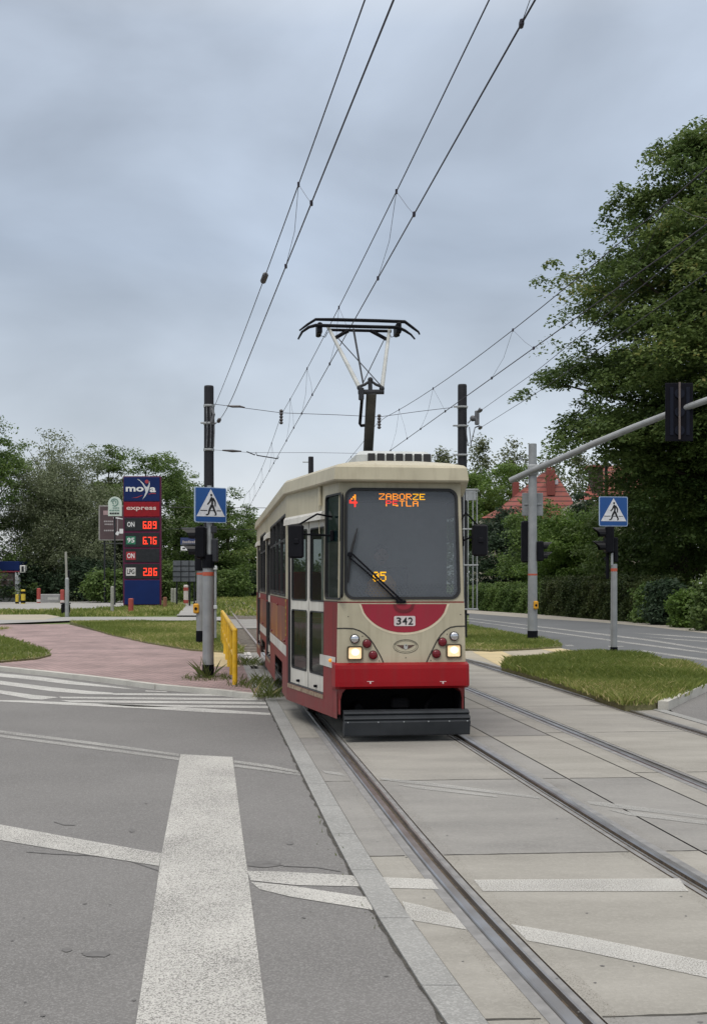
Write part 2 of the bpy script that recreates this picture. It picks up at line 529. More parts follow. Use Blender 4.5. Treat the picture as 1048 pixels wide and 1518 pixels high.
# rails
def rail(side, off, Y0, Y1, step):
    """side=+1: the groove lies to the right of the running head"""
    prof = [(-.125, .006), (-.066, .006), (-.062, .001), (-.056, .012), (-.048, .018), (-.006, .018), (0, .008), (.004, -.016), (.036, -.014), (.04, .010), (.054, .010), (.057, .004), (.094, .006), (.1, -.01), (.106, -.012), (.107, .003)]
    mi = [0, 2, 1, 1, 1, 1, 2, 2, 1, 1, 2, 0, 2, 2, 2]
    mb = MB(); n = int((Y1 - Y0) / step)
    ys = [Y0 + (Y1 - Y0) * k / n for k in range(n + 1)]
    for a, b in zip(ys, ys[1:]):
        for k in range(len(prof) - 1):
            (p, zp), (q, zq) = prof[k], prof[k + 1]
            mb.mi = mi[k]
            P = [(cx(a) + off + side * p, a, zp), (cx(a) + off + side * q, a, zq), (cx(b) + off + side * q, b, zq), (cx(b) + off + side * p, b, zp)]
            if side < 0: P = P[::-1]
            mb.quad(*P)
    # open track beyond the crossing: plain rail head on the ballast
    mb.mi = 3
    ys = [28.5, 34, 40, 48, 58, 70, 90, 120]
    for a, b in zip(ys, ys[1:]):
        for (p, zp), (q, zq) in zip([(-.06, -.04), (-.06, .06), (.005, .06), (.005, -.04)], [(-.06, .06), (.005, .06), (.005, -.04), (-.06, -.04)][:3]):
            P = [(cx(a) + off + side * p, a, zp), (cx(a) + off + side * q, a, zq), (cx(b) + off + side * q, b, zq), (cx(b) + off + side * p, b, zp)]
            mb.quad(*P)
    return mb.build('tram_rail', [rubber, steel, groove_m, mat('rail_rust', (.2, .16, .14), (.3, .27, .25), rough=.45, metal=.5)])
g_ = 'grooved tram rails set in the concrete crossing'
tag(rail(1, -.7175, -3, 28.5, .3), 'grooved steel rail beside the granite kerb strip, running under the left side of the tram', 'rail', g_)
tag(rail(-1, .7175, -3, 28.5, .3), 'grooved steel rail running under the right side of the tram', 'rail', g_)
tag(rail(1, FO - .7175, -3, 28.5, .3), 'grooved steel rail of the empty track, the one nearer the tram', 'rail', g_)
tag(rail(-1, FO + .7175, -3, 28.5, .3), 'grooved steel rail of the empty track, next to the grass island', 'rail', g_)
# open ballast track behind the tram
ribbon('ballast', -1.35, 4.3, -.02, ballast, 28.5, 43.0, 2)
ribbon('ballast', -1.35, 4.3, -.02, ballast, 53.5, 95, 4)
ribbon('track_paving', -1.3, 4.2, .012, concrete_dim, 43, 53.5, 2)
ribbon('track_paving', -3.3, 4.2, .016, concrete_dim, 95, 104, 3)
mb = MB()
for Y in np.arange(29.2, 95, .75):
    if 42.5 < Y < 54: continue
    for c_ in (0, FO):
        mb.box((cx(Y) + c_, Y, -.018), (2.3, .24, .05))
tag(mb.build('sleeper', mat('concrete_sleeper', (.22, .2, .175), (.14, .12, .1), rough=.9)), 'concrete sleepers half buried in brown ballast behind the tram', 'sleepers', kind='stuff')

# right: main road, side street, islands
right_x = lambda Y: cx(Y) + FO + 1.24
main = [G(*p)[:2] for p in ((695, 910), (695, 935), (740, 942), (832, 962), (885, 975), (960, 976), (1000, 986), (1048, 998), (1140, 1030))] + [(12, 14), (60, 14), (60, 40)] + [G(*p)[:2] for p in ((1180, 954), (1048, 935), (940, 924), (830, 915), (760, 910), (690, 906))] + [(cx(120) + 12, 120), (cx(120) + 6.5, 120)]
sheet('road', main, asphalt_far, -.004)
side = [(right_x(y), y) for y in (-4, 2, 5, 8, 10, 12, 13.2, 14.2, 15.4)] + [G(*p)[:2] for p in ((985, 1046), (1000, 1039), (1048, 1020), (1140, 1000))] + [(14, 15), (45, 13.9), (45, -4)]
sheet('road', side, asphalt, 0)
verge = [G(*p)[:2] for p in ((690, 909), (697, 909.3), (782, 916), (882, 922), (967, 929.6), (1048, 939), (1200, 960), (1200, 944), (1048, 929), (919, 921), (856, 916), (808, 911.5), (697, 904.5), (690, 904))]
sheet('pavement', verge, ground_mat('verge_paving', (.33, .3, .26), (.24, .225, .19), (.4, .37, .32), grain=60, patch=.6, grain_amt=.4, bump=.2), .0)
KH = .09
def raised(name, pts, z0, z1, m):
    mb = MB(); mb.prism([p[:2] for p in pts], z0, z1)
    return struct(mb.build(name, m))
island1 = [G(px, py, KH) for px, py in ((743, 988), (760, 980), (782, 976), (832, 972), (882, 971), (956, 974), (993, 981), (1030, 991), (1060, 998), (1062, 1009), (1048, 1014), (1000, 1036), (968, 1043), (926, 1045), (882, 1030), (815, 1008))]
raised('turf', island1, -.09, KH, soil)
island2 = [G(px, py, KH) for px, py in ((600, 917), (640, 917), (692, 927), (749, 937), (800, 946), (830, 954), (832, 958), (790, 961), (727, 964), (690, 962), (560, 962))]
raised('turf', island2, -.09, KH, soil)
tact = [G(px, py, .05) for px, py in ((560, 966), (690, 965), (830, 960.5), (858, 966), (884, 970), (780, 976.5), (743, 989.5), (690, 976), (560, 980))]
raised('pavement', tact, -.09, .05, sand)
mb = MB()
for q in (((700, 966), (742, 964.5), (770, 977), (740, 987)), ((800, 962), (832, 961.5), (878, 969.5), (842, 970.5))):
    mb.quad(*[G(px, py, .054) for px, py in q])
struct(mb.build('tactile_paving', tactile))
def kerbline(pts, h, wd, m, z0=-.06, name='kerb'):
    mb = MB()
    P = [Vector(p[:2]) for p in pts]
    for k, (a, b) in enumerate(zip(P, P[1:])):
        d = (b - a).normalized(); n = Vector((-d.y, d.x)) * wd
        L_ = (b - a).length; q = max(1, round(L_)); 
        for j in range(q):
            s0 = a + d * (L_ * j / q + .004); s1 = a + d * (L_ * (j + 1) / q - .004)
            mb.prism([tuple(s0), tuple(s1), tuple(s1 + n), tuple(s0 + n)], z0, h + .003 * ((j + k) % 2))
    return struct(mb.build(name, m))
kerbline([G(px, py, .11) for px, py in ((990, 1041), (1020, 1027), (1050, 1014), (1064, 1006))], .12, .14, kerb_white)
kerbline([G(px, py, .05) for px, py in ((690, 977), (743, 990.5), (815, 1010), (882, 1032), (926, 1047))], .06, .1, granite)

# left: brick pavement with kerb, turf, forecourt, path
PH = .07
brick = bpy.data.materials.new('brick_paving'); brick.use_nodes = True
t = brick.node_tree; bb = t.nodes['Principled BSDF']; bb.inputs['Roughness'].default_value = .85
gg = t.nodes.new('ShaderNodeNewGeometry'); mpn = t.nodes.new('ShaderNodeMapping'); mpn.inputs['Rotation'].default_value = (0, 0, .3)
bt = t.nodes.new('ShaderNodeTexBrick'); bt.inputs['Scale'].default_value = 1
bt.inputs['Brick Width'].default_value = .2; bt.inputs['Row Height'].default_value = .1; bt.inputs['Mortar Size'].default_value = .013
bt.inputs['Color1'].default_value = (.37, .25, .245, 1); bt.inputs['Color2'].default_value = (.27, .185, .182, 1); bt.inputs['Mortar'].default_value = (.13, .11, .10, 1)
t.links.new(gg.outputs['Position'], mpn.inputs[0]); t.links.new(mpn.outputs[0], bt.inputs['Vector'])
nn = t.nodes.new('ShaderNodeTexNoise'); nn.inputs['Scale'].default_value = .8; nn.inputs['Detail'].default_value = 5; t.links.new(gg.outputs['Position'], nn.inputs['Vector'])
mm = t.nodes.new('ShaderNodeMix'); mm.data_type = 'RGBA'; mm.blend_type = 'MULTIPLY'; mm.inputs[0].default_value = .75
t.links.new(bt.outputs['Color'], mm.inputs[6]); t.links.new(nn.outputs[0], mm.inputs[7])
m9 = t.nodes.new('ShaderNodeVectorMath'); m9.operation = 'SCALE'; m9.inputs['Scale'].default_value = 1.5
t.links.new(mm.outputs[2], m9.inputs[0]); t.links.new(m9.outputs[0], bb.inputs['Base Color'])
kpts = [(-160, 973), (0, 988), (80, 996), (160, 1005), (240, 1015), (320, 1022), (356, 1026), (392, 1030)]
pave = [(-34, 27.5)] + [G(px, py, PH)[:2] for px, py in kpts] + [(cx(y) - 1.26, y) for y in (18.2, 22, 26, 28.6)] + [G(px, py, PH)[:2] for px, py in ((305, 965), (280, 963), (220, 953), (160, 940), (116, 929), (100, 925), (0, 926), (-100, 928))] + [(-34, 44)]
raised('pavement', pave, -.09, PH, brick)
kerbline([G(px, py, PH) for px, py in kpts], PH + .012, -.13, kerb_white)
kerb_strip(-1.262 - .13, -1.262, 18.3, 28.5, -.05, PH + .006)
# tactile strips by the rail crossing
mb = MB(); mb.quad(*[G(px, py, PH + .004) for px, py in ((307, 966), (349, 966), (356, 988), (312, 988))]); struct(mb.build('tactile_paving', tactile))
mb = MB()
for i in range(4):
    for j in range(3):
        x0 = 352 + i * 0 + j * 6.5; y0 = 966.5 + i * 5.4
        x0 += (y0 - 966) * .55
        mb.quad(*[G(a, b, PH + .004) for a, b in ((x0, y0), (x0 + 5.4, y0), (x0 + 7.6, y0 + 4.3), (x0 + 2.2, y0 + 4.3))])
struct(mb.build('tactile_paving', mat('white_tactile', (.5, .49, .47), (.4, .39, .37), rough=.85, scale=8)))
TH = .11
tri = [(-30, 29)] + [G(px, py, TH) for px, py in ((-100, 976), (0, 980), (56, 975), (76, 970), (66, 963), (32, 951), (0, 943), (-80, 938))] + [(-30, 41)]
raised('turf', tri, -.09, TH, soil)
band = [G(px, py, TH) for px, py in ((104, 921), (292, 922), (322, 923), (362, 967), (306, 964), (280, 962), (220, 952), (160, 939))]
raised('turf', band, -.09, TH, soil)
sheet('path', [G(px, py) for px, py in ((-40, 918), (108, 914.5), (330, 914.5), (330, 919.6), (104, 920), (-40, 926))], asphalt_pale, .0)
sheet('path', [G(px, py) for px, py in ((262, 912), (300, 912), (303, 896), (278, 896))], asphalt_pale, -.01)
sheet('path', [G(px, py) for px, py in ((-60, 911.5), (70, 911), (90, 914), (66, 919), (-60, 919))], sand, .002)
fore = [G(px, py) for px, py in ((-120, 904.5), (60, 905), (112, 904), (150, 902), (184, 899), (188, 890), (160, 884.5), (120, 884), (105, 886), (112, 889), (95, 893), (30, 892), (-120, 893))]
sheet('forecourt', fore, asphalt_pale, -.02)
sheet('road', [(-120, 250), (-120, 240), G(-60, 884), G(60, 883.5), G(190, 884), G(190, 881), G(60, 881), G(-60, 881)][2:], asphalt_far, -.03)

# painted markings
def mark(polys, m, z):
    mb = MB()
    for q in polys: mb.quad(*[G(px, py, z) for px, py in q])
    o = struct(mb.build('road_marking', m))
    for p in o.data.polygons:
        if p.normal.z < 0: p.flip()
    return o
mark([((268, 1118), (345, 1122), (360, 1240), (367, 1290), (372, 1330), (403, 1570), (194, 1570), (232, 1320), (240, 1265))], paint, .004)
mark([((0, 1222), (-120, 1205), (-120, 1226), (0, 1245), (120, 1265), (236, 1283.5), (240, 1265), (120, 1244))], paint, .0045)
mark([((367, 1291), (420, 1292), (530, 1298), (538, 1314), (440, 1312), (372, 1305)), ((372, 1307), (432, 1313), (545, 1330), (553, 1349), (430, 1329), (385, 1318))], paint, .004)
mark([((-60, 1075), (0, 1082.5), (140, 1100), (266, 1117.5), (266, 1121), (140, 1104), (0, 1086.5), (-60, 1079)), ((-60, 1083), (0, 1089), (140, 1107), (266, 1123.5), (266, 1127), (140, 1110.5), (0, 1092.5), (-60, 1086.5)),
      ((347, 1127), (400, 1134), (442, 1142.5), (443, 1146), (400, 1138), (347, 1130.5)), ((347, 1133), (400, 1140), (444, 1147), (446, 1150), (400, 1143.5), (347, 1136.5))], paint_faint, .004)
mark([((0, 998), (60, 1003.5), (110, 1010), (170, 1017.5), (206, 1022.5), (150, 1018), (100, 1014), (60, 1009), (0, 1003), (-60, 997), (-60, 992)),
      ((0, 1009), (80, 1019), (130, 1024), (168, 1027), (168, 1029.5), (130, 1029), (80, 1025), (0, 1014.5), (-60, 1007), (-60, 1002)),
      ((0, 1023), (50, 1030), (88, 1033.6), (62, 1037), (46, 1036), (0, 1028), (-60, 1019), (-60, 1014)),
      ((-60, 1033), (0, 1038), (40, 1038.5), (110, 1041.5), (210, 1045.3), (300, 1050), (401, 1057), (401, 1060), (300, 1055.5), (210, 1050), (100, 1045), (40, 1041.5), (-60, 1037)),
      ((216, 1023.5), (248, 1025), (248, 1026), (216, 1025)),
      ((168, 1027.6), (200, 1027.6), (323, 1028.8), (378, 1030.6), (378, 1033), (323, 1031.6), (200, 1030.4), (168, 1030)),
      ((88, 1032.8), (200, 1033.6), (388, 1035.4), (389, 1038.2), (200, 1036.6), (92, 1035.2)),
      ((90, 1038.0), (200, 1038.6), (394, 1040.5), (395, 1044), (200, 1042), (104, 1040.4)),
      ((140, 1043), (200, 1044.4), (397, 1046.4), (398, 1049.8), (200, 1047.6))], paint_thin, .004)
# the same lines carried across the slabs
ZS = .0075
mark([((536, 1299), (556, 1300), (639, 1303), (650, 1318), (566, 1316), (545, 1315)), ((702, 1304), (1006, 1302), (1020, 1321), (716, 1321)),
      ((596, 1336), (625, 1342), (673, 1355), (692, 1378), (640, 1369), (606, 1363)), ((757, 1370), (860, 1387), (950, 1405), (1060, 1427), (1060, 1452), (950, 1428), (860, 1409), (781, 1394))], paint, ZS)
mark([((478, 1142), (507, 1146), (512, 1150.5), (482, 1146)), ((562, 1152.5), (640, 1160), (796, 1180.5), (801, 1184), (640, 1165), (566, 1156)), ((586, 1162.5), (620, 1165), (735, 1179), (737, 1182), (620, 1169)),
      ((868, 1187.5), (900, 1190), (1048, 1209), (1060, 1211), (1060, 1216), (1048, 1214), (900, 1196), (874, 1192)), ((900, 1200), (930, 1203), (1060, 1219), (1060, 1224), (930, 1208))], paint_faint, ZS)
# right road lines
mark([((690, 915.5), (780, 926), (960, 947.5), (1070, 965), (1070, 967), (960, 949.8), (780, 927.4), (690, 916.4)), ((690, 919), (800, 934), (940, 953), (1070, 969.5), (1070, 971.5), (940, 955), (800, 935.4), (690, 920)),
      ((948, 963.2), (1000, 970.5), (1070, 980), (1070, 983.5), (1000, 973), (952, 965.6)), ((836, 956), (848, 956), (851, 957.6), (840, 958)), ((900, 957.4), (922, 957.4), (925, 958.8), (902, 959)),
      ((936, 938), (990, 941), (1060, 946), (1060, 947.5), (990, 942.6)), ((950, 943), (1000, 947), (1060, 951), (1060, 952.5), (1000, 948.5))], paint_faint, 0.0)
# old oil stains and cracks in the asphalt
mb = MB()
for c_, w_, h_ in (((142, 1414), 22, 5), ((100, 1408), 8, 3), ((196, 1231), 4, 3), ((390, 1281), 28, 5), ((430, 1250), 5, 2)):
    n_ = 14
    mb.quad(*[G(c_[0] + w_ * math.cos(-2 * math.pi * k / n_) * rnd.uniform(.8, 1.1), c_[1] + h_ * math.sin(-2 * math.pi * k / n_) * rnd.uniform(.7, 1.15), .0035) for k in range(n_)])
for P in (((40, 1262), (80, 1265), (130, 1267), (180, 1271), (236, 1290)), ((80, 1217), (95, 1222), (112, 1222)), ((366, 1277), (385, 1280), (400, 1279), (420, 1282)), ((420, 1283), (470, 1285), (505, 1291))):
    for a, b in zip(P, P[1:]):
        mb.quad(G(a[0], a[1], .0038), G(a[0], a[1] + 1.0, .0038), G(b[0], b[1] + 1.1, .0038), G(b[0], b[1], .0038))
for k in range(60):
    px, py = rnd.uniform(0, 1048), rnd.uniform(1080, 1518)
    c_ = G(px, py); q_ = rnd.uniform(.004, .014)
    z_ = .0036 if c_[0] < cx(c_[1]) - 1.3 else .0058
    mb.quad(*[(c_[0] + q_ * math.cos(t_) * rnd.uniform(.5, 1.3), c_[1] + q_ * math.sin(t_) * rnd.uniform(.6, 1.5), z_) for t_ in (0, 1, 2, 3, 4, 5)])
struct(mb.build('road_stain', mat('oil_stain', (.098, .094, .092), (.13, .126, .124), rough=.7, scale=20)))

# ------------------------------------------------------------------ grass
leaf_grass = leaf_mat('grass_blade', (.11, .155, .03), (.25, .285, .075), (.48, .42, .2))
def inside(poly, x, y):
    c = np.zeros(len(x), bool); n = len(poly)
    for i in range(n):
        x1, y1 = poly[i][0], poly[i][1]; x2, y2 = poly[(i + 1) % n][0], poly[(i + 1) % n][1]
        k = ((y1 > y) != (y2 > y)) & (x < (x2 - x1) * (y - y1) / (y2 - y1 + 1e-12) + x1)
        c ^= k
    return c
def np_mesh(name, V, nper, nf, tint, m, parent=None):
    """V (n*nper,3), faces of nper verts"""
    me = bpy.data.meshes.new(name)
    me.vertices.add(len(V)); me.vertices.foreach_set('co', V.astype(np.float32).ravel())
    me.loops.add(nf * nper); me.loops.foreach_set('vertex_index', np.arange(nf * nper, dtype=np.int32))
    me.polygons.add(nf); me.polygons.foreach_set('loop_start', np.arange(0, nf * nper, nper, dtype=np.int32))
    try: me.polygons.foreach_set('loop_total', np.full(nf, nper, dtype=np.int32))
    except Exception: pass
    me.materials.append(m)
    a = me.attributes.new('tint', 'FLOAT', 'FACE'); a.data.foreach_set('value', tint.astype(np.float32))
    me.update(); me.validate()
    o = bpy.data.objects.new(name, me); COL.objects.link(o)
    if parent: o.parent = parent
    return o
def grass(poly, z, n, h, seed, m=leaf_grass, label=None, wd=.007, clump=1.):
    r = np.random.default_rng(seed)
    xs = [p[0] for p in poly]; ys = [p[1] for p in poly]
    x = r.uniform(min(xs), max(xs), n * 3); y = r.uniform(min(ys), max(ys), n * 3)
    k = inside(poly, x, y)
    if m is leaf_grass: k &= r.random(n * 3) < .45 + .55 * (.5 + .5 * np.sin(x * 2.1 + 1.7 * np.sin(y * 1.3)) * np.sin(y * 1.1 + x * .5))
    x, y = x[k][:n], y[k][:n]; n = len(x)
    dens = .5 + .25 * np.sin(x * 1.7 + 2 * np.sin(y * .9)) + .25 * np.sin(y * 2.3 + x * .8 + 1)
    x = x + r.normal(0, .035, n); y = y + r.normal(0, .035, n)
    hh = h * ((.25 + 1.0 * r.random(n)) if m is leaf_grass else .12 + 1.2 * r.random(n) ** 3) * (.5 + .8 * dens)
    a = r.uniform(0, 2 * np.pi, n); lean = r.normal(0, .55, (n, 2)) * hh[:, None]
    dx = np.cos(a) * wd * (.6 + r.random(n)); dy = np.sin(a) * wd * (.6 + r.random(n))
    V = np.zeros((n, 4, 3))
    V[:, 0] = np.stack([x - dx, y - dy, np.full(n, z - .01)], 1)
    V[:, 1] = np.stack([x + dx, y + dy, np.full(n, z - .01)], 1)
    V[:, 2] = np.stack([x + lean[:, 0] + dx * .2, y + lean[:, 1] + dy * .2, z + hh], 1)
    V[:, 3] = np.stack([x + lean[:, 0] * .4 - dx * .8, y + lean[:, 1] * .4 - dy * .8, z + hh * .55], 1)
    big = .5 + .5 * np.sin(x * .9 + 1.3 * np.sin(y * .6 + 1))
    tint = np.clip(r.normal(.42, .2, n) + .6 * (big - .5) + (r.random(n) < .16) * .45, 0, 1)
    o = np_mesh('grass', V.reshape(-1, 3), 4, n, tint, m)
    return tag(o, label, 'grass', kind='stuff')
P2 = lambda q: [p[:2] for p in q]
grass(P2(island1), KH, 95000, .115, 1, label='tall green grass on the traffic island to the right of the empty track')
grass(P2(island2), KH, 50000, .085, 2, label='short grass on the verge behind the headlights of the tram')
grass(P2(band), TH, 60000, .085, 3, label='dry mown grass between the brick pavement and the grey path')
grass([(-12, 28.9)] + P2(tri)[1:-1] + [(-12, 41)], TH, 26000, .08, 4, label='grass wedge at the far edge of the brick pavement')
bk = P2([G(px, py) for px, py in ((-40, 905.5), (112, 904.5), (184, 900), (240, 893), (275, 897), (262, 911), (90, 913), (66, 910.8), (-40, 911))])
grass(bk, -.05, 22000, .2, 5, label='green grass strip around the foot of the price pylon', wd=.03)
grass(P2([G(px, py) for px, py in ((20, 891), (110, 890), (110, 884), (30, 884))]), -.06, 6000, .25, 6, label='grass patch at the back of the petrol forecourt', wd=.06)
grass(P2([G(px, py) for px, py in ((320, 914), (400, 914), (420, 878), (300, 878), (306, 895))]), -.07, 16000, .3, 8, label='rough grass along the far tram track', wd=.06)
weed = leaf_mat('weed_leaf', (.085, .11, .03), (.17, .20, .06), (.36, .31, .15))
def weeds(px, py, rx, n, h, seed, label):
    c = G(px, py, PH)
    r = np.random.default_rng(seed)
    q = [(c[0] + rx * math.cos(t_), c[1] + rx * 1.3 * math.sin(t_)) for t_ in np.linspace(0, 6.28, 12)[:-1]]
    return grass(q, PH, n, h, seed, weed, label, .0035)
weeds(309, 1004,   .16, 120, .24, 11, 'weeds growing round the foot of the crossing sign post')
weeds(309, 1006, .45, 600, .07, 12, 'low weeds spreading in the brick joints by the sign post')
weeds(383, 1016, .45, 420, .17, 13, 'weeds at the corner of the pavement beside the tram')
weeds(398, 1032, .2, 260, .2, 14, 'weeds on the kerb end beside the tram track')
weeds(372, 985, .35, 420, .2, 15, 'small weeds between the paving blocks by the yellow railing')
gl = [(cx(y) - 1.262, y) for y in (5.6, 6.2, 7, 8, 9)]
mbp = [(a - .015, b) for a, b in gl] + [(a + .02, b) for a, b in gl[::-1]]
grass(mbp, 0, 260, .03, 16, weed, 'tiny weeds in the crack along the granite kerb strip', .004)
# ------------------------------------------------------------------ the tram
red = mat('tram_red', (.27, .004, .009), (.23, .004, .008), rough=.42, scale=1.6, spec=.22)
red_dull = mat('tram_red_dusty', (.205, .012, .016), (.145, .012, .014), rough=.5, scale=1.3, spec=.3, detail=7)
red_pink = mat('tram_red_faded', (.30, .02, .04), (.25, .018, .034), rough=.45, scale=1.4, spec=.3)
def dirty(m, dust, low, amt):
    """old paint: streaks running down the sides and road dust thrown up on the lowest part"""
    t = m.node_tree; b = t.nodes['Principled BSDF']; n = t.nodes.new; l = t.links.new
    src = b.inputs['Base Color'].links[0].from_socket
    c = n('ShaderNodeTexCoord'); mp_ = n('ShaderNodeMapping'); mp_.inputs['Scale'].default_value = (7, 7, .7); l(c.outputs['Object'], mp_.inputs[0])
    z = n('ShaderNodeTexNoise'); z.inputs['Scale'].default_value = 2.2; z.inputs['Detail'].default_value = 6; l(mp_.outputs[0], z.inputs['Vector'])
    r1 = n('ShaderNodeMapRange'); r1.inputs[1].default_value = .48; r1.inputs[2].default_value = .8; r1.inputs[4].default_value = amt; l(z.outputs[0], r1.inputs[0])
    sp = n('ShaderNodeSeparateXYZ'); l(c.outputs['Object'], sp.inputs[0])
    r2 = n('ShaderNodeMapRange'); r2.inputs[1].default_value = .95; r2.inputs[2].default_value = .25; r2.inputs[4].default_value = low; l(sp.outputs[2], r2.inputs[0])
    z2 = n('ShaderNodeTexNoise'); z2.inputs['Scale'].default_value = 9; z2.inputs['Detail'].default_value = 6; l(c.outputs['Object'], z2.inputs['Vector'])
    mu = n('ShaderNodeMath'); mu.operation = 'MULTIPLY'; l(r2.outputs[0], mu.inputs[0]); l(z2.outputs[0], mu.inputs[1])
    ad = n('ShaderNodeMath'); ad.use_clamp = True; l(r1.outputs[0], ad.inputs[0]); l(mu.outputs[0], ad.inputs[1])
    mx = n('ShaderNodeMix'); mx.data_type = 'RGBA'; mx.inputs[7].default_value = (*dust, 1); l(ad.outputs[0], mx.inputs[0]); l(src, mx.inputs[6]); l(mx.outputs[2], b.inputs['Base Color'])
cream = mat('tram_cream', (.45, .41, .305), (.37, .335, .245), rough=.42, scale=1.5, detail=7, spec=.35)
door_white = mat('door_white', (.62, .60, .55), (.5, .48, .44), rough=.45, scale=2.5, detail=6)
dirty(cream, (.20, .17, .115), 0, .4); dirty(door_white, (.3, .26, .2), .3, .35); dirty(red_dull, (.16, .085, .075), .6, .25); dirty(red, (.13, .03, .03), 0, .25); dirty(red_pink, (.16, .04, .04), 0, .3)
gasket_m = mat('window_gasket', (.012, .012, .014), rough=.6)
glass_front = glass_mat('windscreen_glass', (.150, .165, .188), .42, rough=.06)
glass_side = glass_mat('side_glass', (.022, .028, .032), .42, rough=.04)
glass_door = glass_mat('door_glass', (.03, .034, .034), .5, rough=.05)
glass_tint = glass_mat('tinted_glass', (.004, .013, .015), .06, rough=.1, spec=.15)
inner_m = mat('tram_interior', (.30, .30, .28), (.24, .24, .22), rough=.7)
inner_dark = mat('tram_interior_dark', (.05, .05, .05), rough=.8)
led_m = mat('led_amber', (.02, .01, .0), rough=.5, emit=(1, .30, .015), estr=1.5)
led_red = mat('led_red', (.02, .0, .0), rough=.5, emit=(1, .035, .02), estr=1.5)
led_yel = mat('led_yellow', (.02, .01, .0), rough=.5, emit=(1, .48, .0), estr=1.4)
lamp_m = mat('headlamp_glow', (.8, .7, .5), rough=.3, emit=(1, .62, .27), estr=.62, scale=30)
lamp_hot = mat('headlamp_hot', (.8, .8, .7), rough=.3, emit=(1, .85, .55), estr=1.0)
chrome = mat('chrome', (.7, .7, .72), rough=.12, metal=1)
red_lens = mat('red_lens', (.16, .004, .012), (.1, .003, .008), rough=.15, scale=60)
amber_lens = mat('amber_lens', (.6, .2, .01), rough=.2, emit=(1, .35, .02), estr=.5)
deco_line = mat('black_line', (.02, .017, .015), rough=.6)
grey_mesh = mat('vent_dark', (.018, .018, .02), rough=.6, scale=50)
pale_grey = mat('roof_unit_paint', (.50, .52, .52), (.38, .40, .40), rough=.5, scale=5)

HB, LT = 1.12, 2.15          # half width of the body, length of the tapering nose
TX, TY, TA = .525, 12.75, math.atan(.122)
ca, sa = math.cos(TA), math.sin(TA)
tram = thing('tram', 'red and cream tram with its headlights on, route 4, fleet number 342', 'tram', (TX, TY, 0), TA)
def tw(p): return (TX + p[0] * ca - p[1] * sa, TY + p[0] * sa + p[1] * ca, p[2])
HW0 = lambda z: .71 - max(0, min(1, (z - .86) / 1.95)) * .03      # half width of the nose
FY = lambda z: max(0., z - 1.53) * .07                              # the nose leans back above the belt
class Wall:
    """a flat or slightly twisted wall of the body: u in metres along it, z up, off outward"""
    def __init__(s, A, B):
        s.A = A if callable(A) else (lambda z, A=A: A)
        s.B = B if callable(B) else (lambda z, B=B: B)
        a, b = s.A(1.5), s.B(1.5)
        s.L = math.hypot(b[0] - a[0], b[1] - a[1])
    def __call__(s, u, z, off=0.):
        a, b = s.A(z), s.B(z); f = u / s.L
        dx, dy = b[0] - a[0], b[1] - a[1]; l_ = math.hypot(dx, dy)
        return (a[0] + dx * f + s.sg * off * dy / l_, a[1] + dy * f - s.sg * off * dx / l_, z)
    sg = 1
    def px(s, px, py, off=0.):
        """(u, z) of the wall point seen at a pixel of the photograph"""
        z = 1.5
        for _ in range(6):
            a, b = tw((*s.A(z), 0)), tw((*s.B(z), 0))
            k = (px - CX) / F
            f = (k * a[1] - a[0]) / ((b[0] - a[0]) - k * (b[1] - a[1]))
            Y = a[1] + f * (b[1] - a[1])
            z = CH + (HZ - py) / F * Y
        return f * s.L, z
# left walls run from the nose to the back, so that outside is to the left of travel; right walls mirror them
nose = Wall(lambda z: (HW0(z), FY(z)), lambda z: (-HW0(z), FY(z))); nose.sg = -1
def Nz(x, z, off=0.):                                              # nose by lateral x (right positive)
    k = HW0(z) / HW0(1.5)
    return (x * k, FY(z) - off, z)
def Npx(px, py):
    u, z = nose.px(px, py)
    x = (HW0(z) - u / nose.L * 2 * HW0(z)) / (HW0(z) / HW0(1.5))
    return x, z
lt = Wall(lambda z: (-HW0(z), FY(z)), (-HB, LT)); lt.sg = -1
ls = Wall((-HB, LT), (-HB, 12.0)); ls.sg = -1
lb = Wall((-HB, 12.0), (-.8, 13.5)); lb.sg = -1
rt = Wall(lambda z: (HW0(z), FY(z)), (HB, LT)); rt.sg = 1
rs = Wall((HB, LT), (HB, 12.0)); rs.sg = 1
rb = Wall((HB, 12.0), (.8, 13.5)); rb.sg = 1
bk_ = Wall((-.8, 13.5), (.8, 13.5)); bk_.sg = -1
ZB, ZBELT, ZT = .25, 1.53, 2.86
